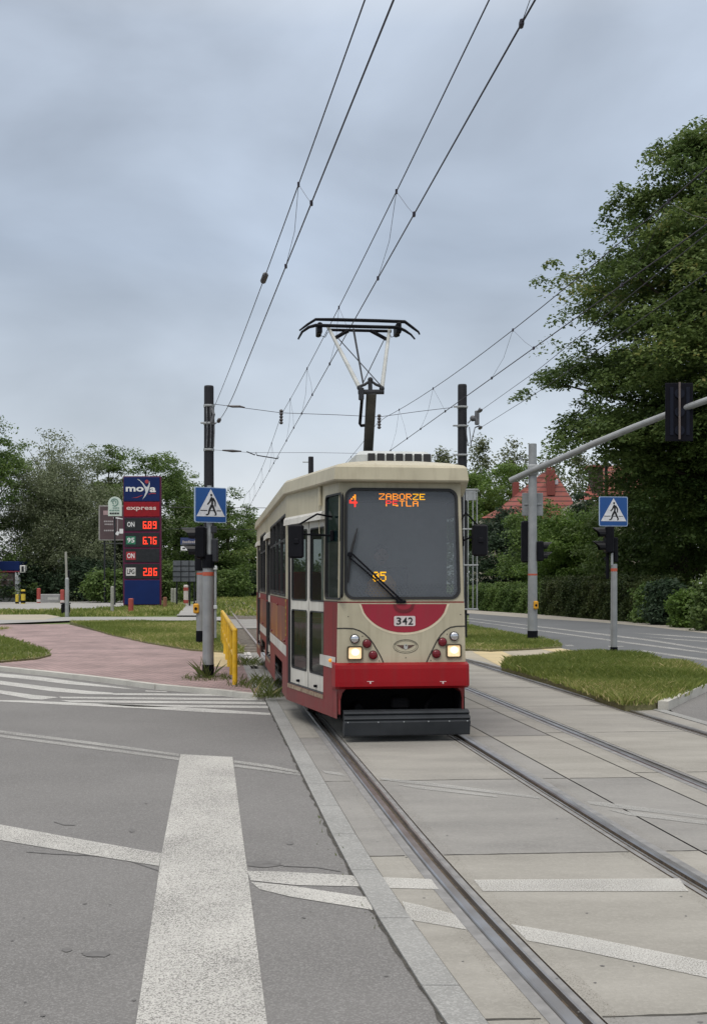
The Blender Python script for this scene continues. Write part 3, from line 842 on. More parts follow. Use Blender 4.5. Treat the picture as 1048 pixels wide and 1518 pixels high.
def wall(mb, fn, u0, u1, z0, z1, holes, zbreaks, mi, r=.07, sub=1):
    """sheet with round-cornered openings; mi(z) gives the material index"""
    us = sorted({u0, u1, *[h[0] for h in holes], *[h[1] for h in holes]})
    us = [u for u in us if u0 <= u <= u1]
    zs = sorted({z0, z1, *[z for z in zbreaks if z0 < z < z1], *[h[2] for h in holes], *[h[3] for h in holes]})
    zs = [z for z in zs if z0 <= z <= z1]
    for a, b in zip(us, us[1:]):
        for c, d in zip(zs, zs[1:]):
            if b - a < 1e-5 or d - c < 1e-5: continue
            mu, mz = (a + b) / 2, (c + d) / 2
            if any(h[0] < mu < h[1] and h[2] < mz < h[3] for h in holes): continue
            mb.mi = mi(mz)
            mb.quad(fn(a, c), fn(b, c), fn(b, d), fn(a, d))
    for h in holes:
        rr = h[4] if len(h) > 4 else r
        if rr <= 0: continue
        for cu, cz, a0, ku, kz in ((h[1] - rr, h[2] + rr, -90, h[1], h[2]), (h[1] - rr, h[3] - rr, 0, h[1], h[3]), (h[0] + rr, h[3] - rr, 90, h[0], h[3]), (h[0] + rr, h[2] + rr, 180, h[0], h[2])):
            arc = [(cu + rr * math.cos(R(a0 + 15 * k)), cz + rr * math.sin(R(a0 + 15 * k))) for k in range(7)]
            mb.mi = mi(kz - .01 if kz == h[3] else kz + .01)
            for p, q in zip(arc, arc[1:]):
                mb.quad(fn(ku, kz), fn(*p), fn(*q))
def frame(mb, fn, h, r, wd, off=.008, deep=.03):
    """rubber gasket along the edge of an opening"""
    o = rrect(h[0] - wd * .35, h[1] + wd * .35, h[2] - wd * .35, h[3] + wd * .35, r + wd * .35, 6)
    i = rrect(h[0] + wd, h[1] - wd, h[2] + wd, h[3] - wd, max(r - wd * .7, .012), 6)
    for k in range(len(o)):
        j = (k + 1) % len(o)
        mb.quad(fn(*o[k], off), fn(*o[j], off), fn(*i[j], off), fn(*i[k], off))
        mb.quad(fn(*o[k], -.002), fn(*o[j], -.002), fn(*o[j], off), fn(*o[k], off))
        mb.quad(fn(*i[k], off), fn(*i[j], off), fn(*i[j], -deep), fn(*i[k], -deep))
def pane(mb, fn, h, off=-.02, ins=.0, nz=1):
    zs = [h[2] + ins + (h[3] - h[2] - 2 * ins) * k / nz for k in range(nz + 1)]
    for a, b in zip(zs, zs[1:]):
        mb.quad(fn(h[0] + ins, a, off), fn(h[1] - ins, a, off), fn(h[1] - ins, b, off), fn(h[0] + ins, b, off))
paint2 = lambda z: 0 if z < ZBELT else 1

shell = MB()
# --- nose with the windscreen opening
wl, wt = Npx(512.5, 726); wr, wb = Npx(682, 889)
wl2, _ = Npx(511, 800)
WS = (-.625, .655, 1.56, 2.775, .10)
xc = HW0(1.5)
wall(shell, Nz, -xc, xc, 1.50, ZT, [WS], [1.53], lambda z: 0 if z < 1.545 else 1)
# --- left taper wall: cab window, door opening
qa = lt.px(506.5, 800)[0]; qb = lt.px(482.5, 800)[0]
QW = (qa, qb, 1.555, 2.72, .06)
da = lt.px(480, 900)[0]; db = lt.px(427, 900)[0]
DZ0 = .47; DZ1 = 2.47
DOOR = (da, db, DZ0, DZ1, 0)
wall(shell, lt, 0, lt.L, ZB, ZT, [QW, DOOR], [ZBELT], paint2)
# --- left side: windows and middle, rear doors
LD = [(4.2, 5.5), (8.2, 9.4)]
wins = [(.25, 1.32), (1.42, 2.49), (2.59, 3.66), (5.85, 6.85), (6.93, 7.95), (9.75, 10.0)]
wins = [(.22, 1.2), (1.27, 2.25), (2.32, 3.3), (3.37, 4.05), (5.75, 6.73), (6.8, 7.95)]
SWz = (1.56, 2.62)
wheel_l = [(1.35, 3.35, ZB, .62, 0), (6.7, 8.05, ZB, .62, 0)]
holesL = [(a, b, *SWz, .06) for a, b in wins] + [(a, b, DZ0, DZ1, 0) for a, b in LD] + [(.95, 2.75, ZB, .66, 0), (6.0, 7.9, ZB, .66, 0)]
wall(shell, ls, 0, ls.L, ZB, ZT, holesL, [ZBELT], paint2)
wall(shell, lb, 0, lb.L, ZB, ZT, [], [ZBELT], paint2)
wall(shell, bk_, 0, bk_.L, ZB, ZT, [(.15, 1.45, 1.56, 2.7, .1)], [ZBELT], paint2)
# --- right side, mostly hidden: windows only
winsR = [(.22 + 1.06 * k, 1.2 + 1.06 * k) for k in range(9)]
holesR = [(a, b, *SWz, .06) for a, b in winsR] + [(.95, 2.75, ZB, .66, 0), (6.0, 7.9, ZB, .66, 0)]
wall(shell, rt, 0, rt.L, ZB, ZT, [(.15, 1.0, 1.56, 2.72, .06)], [ZBELT], paint2)
wall(shell, rs, 0, rs.L, ZB, ZT, holesR, [ZBELT], paint2)
wall(shell, rb, 0, rb.L, ZB, ZT, [], [ZBELT], paint2)
# floor and inner ceiling
plan = [(-.66, .12), (.66, .12), (HB-.04, LT), (HB-.04, 12), (.77, 13.46), (-.77, 13.46), (-HB+.04, 12), (-HB+.04, LT)]
shell.mi = 2
shell.prism(plan, .78, .82); shell.prism(plan, 2.79, 2.82)
body = shell.build('body_shell', [red_dull, cream, inner_dark], tram)

seam_m = mat('panel_seam', (.05, .03, .028), rough=.7)
for wl_, u_, z0_, z1_ in ((lt, .16, ZB, 1.5), (ls, .0, ZB, ZT - .02), (ls, .95, .66, 1.5), (ls, 2.75, .66, 1.5), (ls, 4.15, .3, ZT - .02), (ls, 5.55, .3, ZT - .02), (ls, 8.15, .3, ZT - .02)):
    mb = MB(); mb.quad(wl_(u_, z0_, .0025), wl_(u_ + .006, z0_, .0025), wl_(u_ + .006, z1_, .0025), wl_(u_, z1_, .0025)); mb.build('panel_seam', seam_m, tram)
for wl_, u0_, u1_ in ((lt, 0, da), (ls, 0, 4.15), (ls, 5.55, 8.15)):
    mb = MB(); mb.quad(wl_(u0_, 1.527, .003), wl_(u1_, 1.527, .003), wl_(u1_, 1.535, .003), wl_(u0_, 1.535, .003)); mb.build('belt_trim', seam_m, tram)
# --- roof
mb = MB()
def rp(o, z, inset=0.):
    return [(-.70 - o + inset, -.0 - o + inset), (.70 + o - inset, -.0 - o + inset), (HB + o - inset, LT - o * .3), (HB + o - inset, 12 + o * .3), (.8 + o - inset, 13.5 + o - inset), (-.8 - o + inset, 13.5 + o - inset), (-HB - o + inset, 12 + o * .3), (-HB - o + inset, LT - o * .3)], z
rings = [rp(-.03, 2.84), rp(.035, 2.85), rp(.045, 2.865), rp(.03, 3.0), rp(.0, 3.03), rp(0, 3.07, .14), rp(0, 3.12, .45)]
i0 = 0
for pts, z in rings: mb.v += [(p[0], p[1], z) for p in pts]
for k in range(len(rings) - 1):
    for j in range(8):
        a = k * 8 + j; b = k * 8 + (j + 1) % 8
        mb.f.append((a, b, b + 8, a + 8)); mb.m.append(0)
mb.f.append(tuple(range((len(rings) - 1) * 8, len(rings) * 8))); mb.m.append(0)
mb.build('roof', cream, tram)
# gutter pipe and cable at the cab corner
mb = MB(); u0 = lt.px(477, 730)[0]
mb.tube([lt(u0, 2.84, .02), lt(u0, 2.62, .02)], .02, 8)
mb.tube([lt(u0 + .03, 2.7, .015), lt(u0 + .05, 2.5, .02), lt(u0 + .03, 2.3, .015)], .006, 5)
mb.build('drain_pipe', cream, tram)

# --- windscreen and cab windows
mb = MB(); pane(mb, Nz, WS, -.012, .02, 6); ws = mb.build('windscreen', glass_front, tram)
mb = MB(); frame(mb, Nz, WS, .10, .022, .012); mb.build('gasket', gasket_m, ws)
mb = MB()                                                     # heater dots along the bottom of the glass
for k in range(30):
    for j in range(5):
        x, z = -.56 + k * .0395 + (j % 2) * .02, 1.60 + j * .028
        p = Nz(x, z, -.010)
        mb.quad(*[Nz(x + dx, z + dz, -.0085) for dx, dz in ((-.006, -.005), (.006, -.005), (.006, .005), (-.006, .005))])
mb.build('heating_dots', mat('dots_grey', (.07, .078, .09), rough=.4), ws)
for wl_, h, nm in ((lt, QW, 'l'), (rt, (.15, 1.0, 1.56, 2.72, .06), 'r')):
    lowz = 2.19
    mb = MB(); pane(mb, wl_, (h[0], h[1], h[2], lowz), -.015, .0)
    q = mb.build('cab_window', glass_door, tram)
    mb = MB(); pane(mb, wl_, (h[0], h[1], lowz, h[3]), -.012, .0)
    mb.build('sun_strip', glass_tint, q)
    mb = MB(); frame(mb, wl_, h, .06, .016); mb.build('gasket', gasket_m, q)
# --- side windows: each with a sliding top vent
def side_window(wl_, a, b):
    h = (a, b, *SWz, .06)
    mb = MB(); pane(mb, wl_, h, -.02, .01); o = mb.build('side_window', glass_side, tram)
    mb = MB(); frame(mb, wl_, h, .06, .022)
    zz = SWz[0] + .72
    mb.quad(wl_(a, zz, .004), wl_(b, zz, .004), wl_(b, zz + .03, .004), wl_(a, zz + .03, .004))
    mm_ = (a + b) / 2
    mb.quad(wl_(mm_ - .012, zz, .003), wl_(mm_ + .012, zz, .003), wl_(mm_ + .012, SWz[1], .003), wl_(mm_ - .012, SWz[1], .003))
    mb.build('window_frame', gasket_m, o)
for a, b in wins: side_window(ls, a, b)
for a, b in winsR: side_window(rs, a, b)
mb = MB(); pane(mb, bk_, (.15, 1.45, 1.56, 2.7), -.02); mb.build('rear_window', glass_side, tram)

# --- doors: white two-leaf folding doors with two panes each
def door_leaf(wl_, a, b, rec=-.03):
    d = MB()
    wdt = b - a; e = .055 if wdt > .3 else .05
    hs = [(a + e, b - e, 1.52, DZ1 - .09, .04), (a + e, b - e, DZ0 + .2, 1.40, .04)]
    fn = lambda u, z, off=0.: wl_(u, z, rec + off)
    wall(d, fn, a, b, DZ0 + .01, DZ1, hs, [], lambda z: 0)
    d.quad(fn(a, DZ0 + .01, 0), fn(a, DZ1, 0), fn(a, DZ1, -.04), fn(a, DZ0 + .01, -.04))
    d.quad(fn(b, DZ0 + .01, 0), fn(b, DZ1, 0), fn(b, DZ1, -.04), fn(b, DZ0 + .01, -.04))
    o = d.build('door_leaf', door_white, tram)
    for h in hs:
        m_ = MB(); pane(m_, fn, h, -.012); m_.build('door_window', glass_door, o)
        m_ = MB(); frame(m_, fn, h, .04, .012, .005, .02); m_.build('gasket', gasket_m, o)
    m_ = MB(); m_.bbox(fn((a + b) / 2, DZ0 + .06, .012), (.05, .05, .03), .01); m_.build('hinge', black_m, o)
    return o
dm = lt.px(454, 900)[0]
door_leaf(lt, da + .02, dm - .008); door_leaf(lt, dm + .008, db - .02)
for a, b in LD:
    m_ = (a + b) / 2
    door_leaf(ls, a + .02, m_ - .008); door_leaf(ls, m_ + .008, b - .02)
for wl_, a, b, m_ in ((lt, da, db, dm), *[(ls, a, b, (a + b) / 2) for a, b in LD]):
    mb = MB()                                                 # black rubber edges of the doorway
    mb.quad(wl_(m_ - .009, DZ0, -.028), wl_(m_ + .009, DZ0, -.028), wl_(m_ + .009, DZ1, -.028), wl_(m_ - .009, DZ1, -.028))
    for u, s_ in ((a, 1), (b, -1)):
        mb.quad(wl_(u, DZ0, .001), wl_(u + s_ * .02, DZ0, -.025), wl_(u + s_ * .02, DZ1, -.025), wl_(u, DZ1, .001))
    mb.quad(wl_(a, DZ0, .002), wl_(b, DZ0, .002), wl_(b, DZ0 + .012, -.03), wl_(a, DZ0 + .012, -.03))
    mb.build('door_seal', gasket_m, tram)
    mb = MB()
    c0, c1 = a - .03, b + .02
    prof = [(0, DZ1 + .09), (.03, DZ1 + .085), (.05, DZ1 + .055), (.055, DZ1 - .015)]
    for (o0, z0), (o1, z1) in zip(prof, prof[1:]):
        mb.quad(wl_(c0, z0, o0), wl_(c1, z0, o0), wl_(c1, z1, o1), wl_(c0, z1, o1))
    for u in (c0, c1):
        mb.quad(*[wl_(u, z, o) for o, z in prof], wl_(u, DZ1 - .01, 0))
    mb.build('rain_hood', door_white, tram)
    mb = MB()
    mb.quad(wl_(a - .01, DZ0 - .055, .006), wl_(b + .01, DZ0 - .055, .006), wl_(b + .01, DZ0 - .005, .006), wl_(a - .01, DZ0 - .005, .006))
    mb.build('sill_trim', mat('sill_metal', (.45, .36, .25), (.2, .12, .08), rough=.5, metal=.4, scale=22), tram)
# cream posts behind the front door and between the doors stay part of the shell; yellow lettered strip on the post
mb = MB(); ua = ls.px(417.5, 900)[0]
mb.mi = 0
u_ = .06
mb.quad(ls(u_, 1.05, .004), ls(u_ + .17, 1.05, .004), ls(u_ + .17, 1.52, .004), ls(u_, 1.52, .004))
mb.mi = 1
for k in range(5):
    z = 1.08 + k * .088
    mb.quad(*[ls(u_ + a, z + b, .006) for a, b in ((.04, 0), (.13, 0), (.13, .06), (.04, .06))])
    
mb.build('notice_strip', [mat('notice_yellow', (.55, .36, .03), rough=.5), mat('notice_ink', (.16, .09, .02), rough=.6)], tram)
# pictorial advert on the lower side, white band, side lamps
adv = bpy.data.materials.new('advert_print'); adv.use_nodes = True
t = adv.node_tree; bb = t.nodes['Principled BSDF']; bb.inputs['Roughness'].default_value = .35
tcn = t.nodes.new('ShaderNodeTexCoord'); mpn = t.nodes.new('ShaderNodeMapping'); mpn.inputs['Scale'].default_value = (1, 1.5, .32)
nn = t.nodes.new('ShaderNodeTexNoise'); nn.inputs['Scale'].default_value = 2.2; nn.inputs['Detail'].default_value = 7; nn.inputs['Distortion'].default_value = 1.4
rr_ = t.nodes.new('ShaderNodeValToRGB'); el = rr_.color_ramp.elements
el[0].position = .3; el[0].color = (.06, .008, .01, 1); el[1].position = .75; el[1].color = (.6, .40, .09, 1)
for p_, c_ in ((.48, (.16, .010, .012, 1)), (.56, (.20, .03, .018, 1)), (.64, (.36, .15, .03, 1))):
    x_ = el.new(p_); x_.color = c_
t.links.new(tcn.outputs['Object'], mpn.inputs[0]); t.links.new(mpn.outputs[0], nn.inputs['Vector']); t.links.new(nn.outputs[0], rr_.inputs[0]); t.links.new(rr_.outputs[0], bb.inputs['Base Color'])
for a, b in ((.28, 4.16), (5.55, 8.15), (9.45, 9.98)):
    mb = MB()
    mb.quad(ls(a, .94, .003), ls(b, .94, .003), ls(b, 1.42, .003), ls(a, 1.42, .003))
    mb.build('side_advert', adv, tram)
band_m = mat('band_white', (.55, .54, .5), (.42, .40, .37), rough=.5, scale=3)
for a, b in ((.05, 4.18), (5.52, 8.18)):
    mb = MB()
    mb.quad(ls(a, .79, .004), ls(b, .79, .004), ls(b, .93, .004), ls(a, .93, .004))
    mb.build('white_band', band_m, tram)
mb = MB()
a = lt.px(497, 990)[0]; b = lt.px(474.5, 990)[0]
mb.quad(lt(a, .79, .004), lt(b, .80, .004), lt(b, .92, .004), lt(a - .02, .92, .004))
mb.build('white_band', band_m, tram)
u, z = lt.px(491, 979)
mb = MB(); mb.ball(lt(u, z, .01), .022); mb.build('side_indicator', amber_lens, tram, True)
for k in range(6):
    mb = MB(); mb.ball(ls(.35 + 1.6 * k, 1.42 if k % 2 else .98, .006), .018); mb.build('reflector', red_lens, tram, True)
# --- lower front: cream panel
mb = MB()
def Np(px, py, off=0.): x, z = Npx(px, py); return Nz(x, z, off)
PX0 = HW0(1.5)
wall(mb, lambda u, z, off=0.: Nz(u, z, .012), -PX0 - .004, PX0 + .004, .86, 1.515, [], [], lambda z: 0)
for s_ in (-1, 1):
    mb.quad(Nz(s_ * (PX0 + .004), .86, .012), Nz(s_ * (PX0 + .004), 1.515, .012), Nz(s_ * (PX0 + .004), 1.515, 0), Nz(s_ * (PX0 + .004), .86, 0))
mb.quad(Nz(-PX0, 1.515, .012), Nz(PX0, 1.515, .012), Nz(PX0, 1.515, 0), Nz(-PX0, 1.515, 0))
fp = mb.build('front_panel', cream, tram)
# red half-round field, edged in a paler line
def lens_shape(px0, px1, py0, depth, n=28):
    return [(px0 + (px1 - px0) * k / n, py0 + depth * (1 - abs(2 * k / n - 1) ** 2.1) ** .62) for k in range(n + 1)]
def decal(name, pxpts, m, off, parent):
    mb = MB(); mb.quad(*[Np(a, b, off) for a, b in pxpts])
    return mb.build(name, m, parent)
decal('pale_edge', lens_shape(532, 665.5, 895.5, 45.5), mat('pale_cream', (.66, .57, .42), rough=.4), .014, fp)
decal('red_field', lens_shape(535, 662, 895.5, 42), red_pink, .017, fp)
mb = MB()
n_ = 16
arc = [(582 + 32 * k / n_, 895.5 + 13 * (1 - abs(2 * k / n_ - 1) ** 2.3) ** .5) for k in range(n_ + 1)]
inn = [(586.5 + 23 * k / n_, 895.5 + 8.2 * (1 - abs(2 * k / n_ - 1) ** 2.3) ** .5) for k in range(n_ + 1)]
for k in range(n_):
    mb.quad(Np(*arc[k], .022), Np(*arc[k + 1], .022), Np(*inn[k + 1], .022), Np(*inn[k], .022))
mb.build('handle_recess', mat('deep_red', (.14, .004, .012), rough=.4), fp)
# fleet number plate
mb = MB()
c0, c1 = Npx(583.5, 928), Npx(615, 913)
out = rrect(c0[0], c1[0], c0[1], c1[1], .016)
mb.quad(*[Nz(a, b, .021) for a, b in out])
plate = mb.build('number_plate', mat('plate_white', (.62, .55, .55), rough=.4), fp)
mb = MB()
for ch, a in (('3', 587), ('4', 595.8), ('2', 604.4)):
    p, q = Npx(a, 926), Npx(a + 7.2, 915)
    put_text(mb, ch, lambda s_, t_, p=p, q=q: Nz(p[0] + (q[0] - p[0]) * s_, p[1] + (q[1] - p[1]) * t_, .024), .02)
mb.build('fleet_number', sign_black, plate)
# winged oval emblem
mb = MB(); mb.mi = 0
ex, ez = Npx(601, 958)
def oval(a, b, wd, off):
    o = circ(ex, ez, a, 36, b); i = circ(ex, ez, a - wd, 36, b - wd)
    for k in range(36):
        j = (k + 1) % 36
        mb.quad(Nz(*o[k], off), Nz(*o[j], off), Nz(*i[j], off), Nz(*i[k], off))
oval(.138, .077, .006, .015); oval(.118, .060, .003, .015)
for k in range(22):                                             # tiny lettering around the rim
    t_ = R(18 + 144 * k / 21)
    c_ = (ex + .127 * math.cos(t_), ez + .068 * math.sin(t_))
    mb.quad(*[Nz(c_[0] + a, c_[1] + b, .0165) for a, b in ((-.003, -.004), (.003, -.004), (.002, .004), (-.003, .004))])
mb.mi = 1
for s_ in (-1, 1):
    mb.quad(*[Nz(ex + s_ * a, ez + b, .016) for a, b in ((.02, .012), (.105, .016), (.08, .002), (.06, -.010), (.045, -.020), (.02, -.028))])
mb.mi = 2
mb.quad(*[Nz(a, b, .018) for a, b in circ(ex, ez - .004, .022, 18, .03)])
mb.mi = 0
mb.quad(*[Nz(a, b, .02) for a, b in circ(ex + .004, ez + .010, .009, 12)])
mb.build('emblem', [mat('emblem_line', (.11, .1, .075), rough=.5), mat('emblem_wing', (.09, .045, .035), rough=.5), mat('emblem_grey', (.4, .41, .4), rough=.5)], fp)
# black edge lines of the lamp pods
def poly_line(mb, pts, wd, off):
    for k in range(len(pts) - 1):
        a, b = Vector(pts[k]), Vector(pts[k + 1]); d = (b - a).normalized(); n = Vector((-d.y, d.x)) * wd / 2
        mb.quad(Np(*(a + n), off), Np(*(b + n), off), Np(*(b - n), off), Np(*(a - n), off))
mb = MB()
left = [(499, 931.5), (512, 931.3), (524, 932), (533, 935), (540, 939.5), (547, 946), (553, 954), (559, 964), (564, 973), (568, 982)]
right = [(689, 928), (676, 928.3), (667, 930), (660, 934), (653, 941), (647, 950), (641, 962), (636, 972), (631.5, 982)]
for P_ in (left, right):
    mb = MB(); poly_line(mb, P_, 1.7, .016); mb.build('pod_line', deco_line, fp)
for p in ((516, 914), (682, 911), (537, 943), (562, 979.5), (662, 940), (638, 979), (601, 975), (601, 933)):
    x, z = Npx(*p); mb = MB(); mb.quad(*[Nz(a, b, .0155) for a, b in circ(x, z, .006, 8)]); mb.build('screw', deco_line, fp)
def lamp_round(px, py, r_, m, name, rim, hot=None):
    x, z = Npx(px, py); k = r_ / 134.5
    mb = MB(); c = Nz(x, z, 0)
    mb.tube([(c[0], c[1] - .005, c[2]), (c[0], c[1] - .032, c[2])], k * 1.12, 18)
    o = mb.build(name, rim, fp)
    mb = MB(); mb.ball((c[0], c[1] - .03, c[2]), k, 16, 10, (1, .45, 1)); mb.build('lens', m, o, True)
    return o
for px, py in ((525.5, 947), (672.3, 943)): lamp_round(px, py, 6.2, chrome, 'marker_lamp', dark_grey)
for px, py in ((543.5, 954), (655, 951.5), (552.5, 970.8), (646, 969)): lamp_round(px, py, 6.0, red_lens, 'tail_lamp', mat('dark_red_rim', (.05, .01, .012), rough=.5))
for x0, x1, y0, y1 in ((514, 537.5, 957.5, 978.5), (660.5, 683, 954.5, 975)):
    p, q = Npx(x0, y1), Npx(x1, y0)
    h = (p[0], q[0], p[1], q[1])
    mb = MB()
    o_ = rrect(h[0], h[1], h[2], h[3], .022); i_ = rrect(h[0] + .015, h[1] - .015, h[2] + .015, h[3] - .015, .016)
    for k in range(len(o_)):
        j = (k + 1) % len(o_)
        mb.quad(Nz(*o_[k], .012), Nz(*o_[j], .012), Nz(*o_[j], .034), Nz(*o_[k], .034))
        mb.quad(Nz(*o_[k], .034), Nz(*o_[j], .034), Nz(*i_[j], .034), Nz(*i_[k], .034))
        mb.quad(Nz(*i_[k], .034), Nz(*i_[j], .034), Nz(*i_[j], .014), Nz(*i_[k], .014))
    hl = mb.build('headlight', mat('lamp_frame', (.06, .045, .02), rough=.4), fp)
    mb = MB(); mb.quad(*[Nz(a, b, .02) for a, b in i_]); mb.build('lens', lamp_m, hl)
    cxx_, cz_ = (h[0] + h[1]) / 2 + .005, (h[2] + h[3]) / 2 + .01
    mb = MB(); mb.quad(*[Nz(a, b, .024) for a, b in circ(cxx_, cz_, .045, 16, .04)]); mb.build('bulb_glow', lamp_hot, hl)
# --- bumper: red beam wrapping round the nose, red cheeks below, dark opening
mb = MB()
b0 = [(-.755, .10), (-.74, -.09), (-.70, -.125), (.70, -.125), (.74, -.09), (.76, .10)]
b1 = [(-.75, .12), (-.735, -.03), (-.70, -.06), (.70, -.06), (.735, -.03), (.75, .12)]
def loft(mb, secs):
    for (A, za), (B, zb_) in zip(secs, secs[1:]):
        for k in range(len(A) - 1):
            mb.quad((*A[k], za), (*A[k + 1], za), (*B[k + 1], zb_), (*B[k], zb_))
def sc(P, f): return [(x, y + f) for x, y in P]
loft(mb, [(sc(b1, .05), .575), (sc(b1, 0), .58), (b0, .61), (sc(b0, .0), .66), (sc(b0, .01), .80), (sc(b0, .02), .84), (sc(b1, .04), .862), (sc(b1, .16), .864)])
mb.quad(*[(*p, .865) for p in sc(b1, .16)])
mb.quad(*[(*p, .575) for p in sc(b1, .05)][::-1])
bump_ = mb.build('bumper', red, tram)
for px in (546, 654):
    mb = MB(); x, z = Npx(px, 1010)
    for a, b, c_, d in ((-.036, .036, .006, .012), (-.008, .008, -.016, .006)):
        mb.quad((x + a, -.1275, z + c_), (x + b, -.1275, z + c_), (x + b, -.1275, z + d), (x + a, -.1275, z + d))
    mb.build('jack_mark', mat('mark_white', (.7, .55, .55), rough=.5), bump_)
# narrow cheeks either side of the coupler opening, rounded into the bumper above
for s_ in (-1, 1):
    mb = MB()
    A = [(s_ * .705, .0), (s_ * .69, -.045), (s_ * .655, -.05), (s_ * .655, .3)]
    B = [(s_ * .70, .01), (s_ * .69, -.02), (s_ * .675, -.025), (s_ * .675, .3)]
    T = [(s_ * .71, .0), (s_ * .695, -.05), (s_ * .60, -.055), (s_ * .60, .3)]
    loft(mb, [(B, .30), (B, .46), (A, .54), (T, .60)])
    mb.build('front_skirt', red_dull, tram)
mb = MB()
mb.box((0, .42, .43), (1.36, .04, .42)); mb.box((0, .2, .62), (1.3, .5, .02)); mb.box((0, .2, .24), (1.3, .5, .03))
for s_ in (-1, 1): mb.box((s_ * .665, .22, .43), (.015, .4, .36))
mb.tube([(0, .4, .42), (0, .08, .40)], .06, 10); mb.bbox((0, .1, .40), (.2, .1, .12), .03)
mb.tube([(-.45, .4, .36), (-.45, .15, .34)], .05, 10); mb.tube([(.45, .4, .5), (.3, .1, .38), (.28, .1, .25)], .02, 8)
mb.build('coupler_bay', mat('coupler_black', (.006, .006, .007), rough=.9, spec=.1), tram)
# rail guard
mb = MB()
secs = []
pr = [(.0, .09), (-.09, .075), (-.10, .085), (-.135, .225), (-.125, .235), (-.11, .245), (-.13, .262), (-.122, .275), (-.06, .295), (-.08, .315), (-.06, .335), (.05, .345), (.06, .09)]
X0, X1 = -.645, .735
for (y0, z0), (y1, z1) in zip(pr, pr[1:] + pr[:1]):
    mb.quad((X0, y0 - .04, z0), (X1, y0 - .04, z0), (X1, y1 - .04, z1), (X0, y1 - .04, z1))
for x in (X0, X1): mb.quad(*[(x, y - .04, z) for y, z in pr])
gd = mb.build('rail_guard', mat('guard_grey', (.040, .044, .049), (.028, .031, .035), rough=.6, scale=3, spec=.15), tram)
for x in (-.61, -.28, -.0, .27, .5, .70): mb = MB(); mb.ball((x, -.176, .228), .008, 8, 6); mb.build('bolt', galv, gd)
# --- undercarriage and bogies
mb = MB(); mb.box((0, 7.4, .58), (2.0, 10.4, .36)); mb.box((0, 1.5, .6), (1.3, 1.3, .3)); mb.box((0, 6.4, .38), (1.8, 1.2, .3))
mb.build('underframe', inner_dark, tram)
for yb in (3.85, 8.95):
    bg_ = MB()
    for s_ in (-1, 1): bg_.bbox((s_ * .95, yb, .42), (.12, 2.1, .22), .03)
    bg_.box((0, yb, .4), (1.9, .4, .2)); o = bg_.build('bogie', inner_dark, tram)
    for yy in (yb - .9, yb + .9):
        for s_ in (-1, 1):
            mb = MB(); mb.tube([(s_ * .68, yy, .335), (s_ * .80, yy, .335)], .325, 24); mb.build('wheel', mat('wheel_steel', (.09, .08, .075), (.05, .045, .04), rough=.6, metal=.5), o)
# --- interior: seats, dashboard, handrails
seat_me = None
for k in range(10):
    for s_ in (-1, 1):
        if s_ < 0 and any(a - .2 < 2.4 + .85 * k - 2.0 < b for a, b in LD): continue
        if seat_me is None:
            mb = MB(); mb.bbox((0, 0, .42), (.44, .42, .07), .03); mb.bbox((0, .2, .75), (.42, .06, .62), .03); mb.tube([(0, 0, .0), (0, 0, .4)], .03, 6)
            st = mb.build('passenger_seat', mat('seat_red', (.24, .03, .025), rough=.6), tram); seat_me = st.data
        else:
            st = bpy.data.objects.new('passenger_seat', seat_me); COL.objects.link(st); st.parent = tram
        st.location = (s_ * .8, 2.7 + .85 * k, .82)
mb = MB()
mb.bbox((0, .42, 1.35), (1.28, .5, .12), .04); mb.bbox((.15, .5, 1.05), (.9, .3, .55), .04); mb.tube([(-.1, .55, 1.42), (-.1, .5, 1.55)], .02, 8)
mb.build('dashboard', mat('dash_grey', (.09, .095, .1), rough=.6), tram)
mb = MB(); mb.box((.15, 1.95, 1.75), (1.5, .03, 2.0)); mb.build('cab_partition', inner_m, tram)
for x, y in ((-.75, 1.2), (-.85, 2.3), (-.8, 6.1), (.6, 6.1), (-.75, 7.6)):
    mb = MB(); mb.tube([(x, y, .82), (x, y, 2.8)], .018, 8)
    mb.build('handrail', mat('rail_pale', (.6, .58, .5), rough=.4), tram)
mb = MB(); mb.bbox((.1, 1.25, 1.28), (.46, .44, .1), .03); mb.bbox((.1, 1.5, 1.62), (.46, .09, .62), .03); mb.bbox((.1, 1.27, 1.0), (.2, .2, .44), .03)
mb.build('driver_seat', mat('seat_black', (.03, .03, .035), rough=.7), tram)
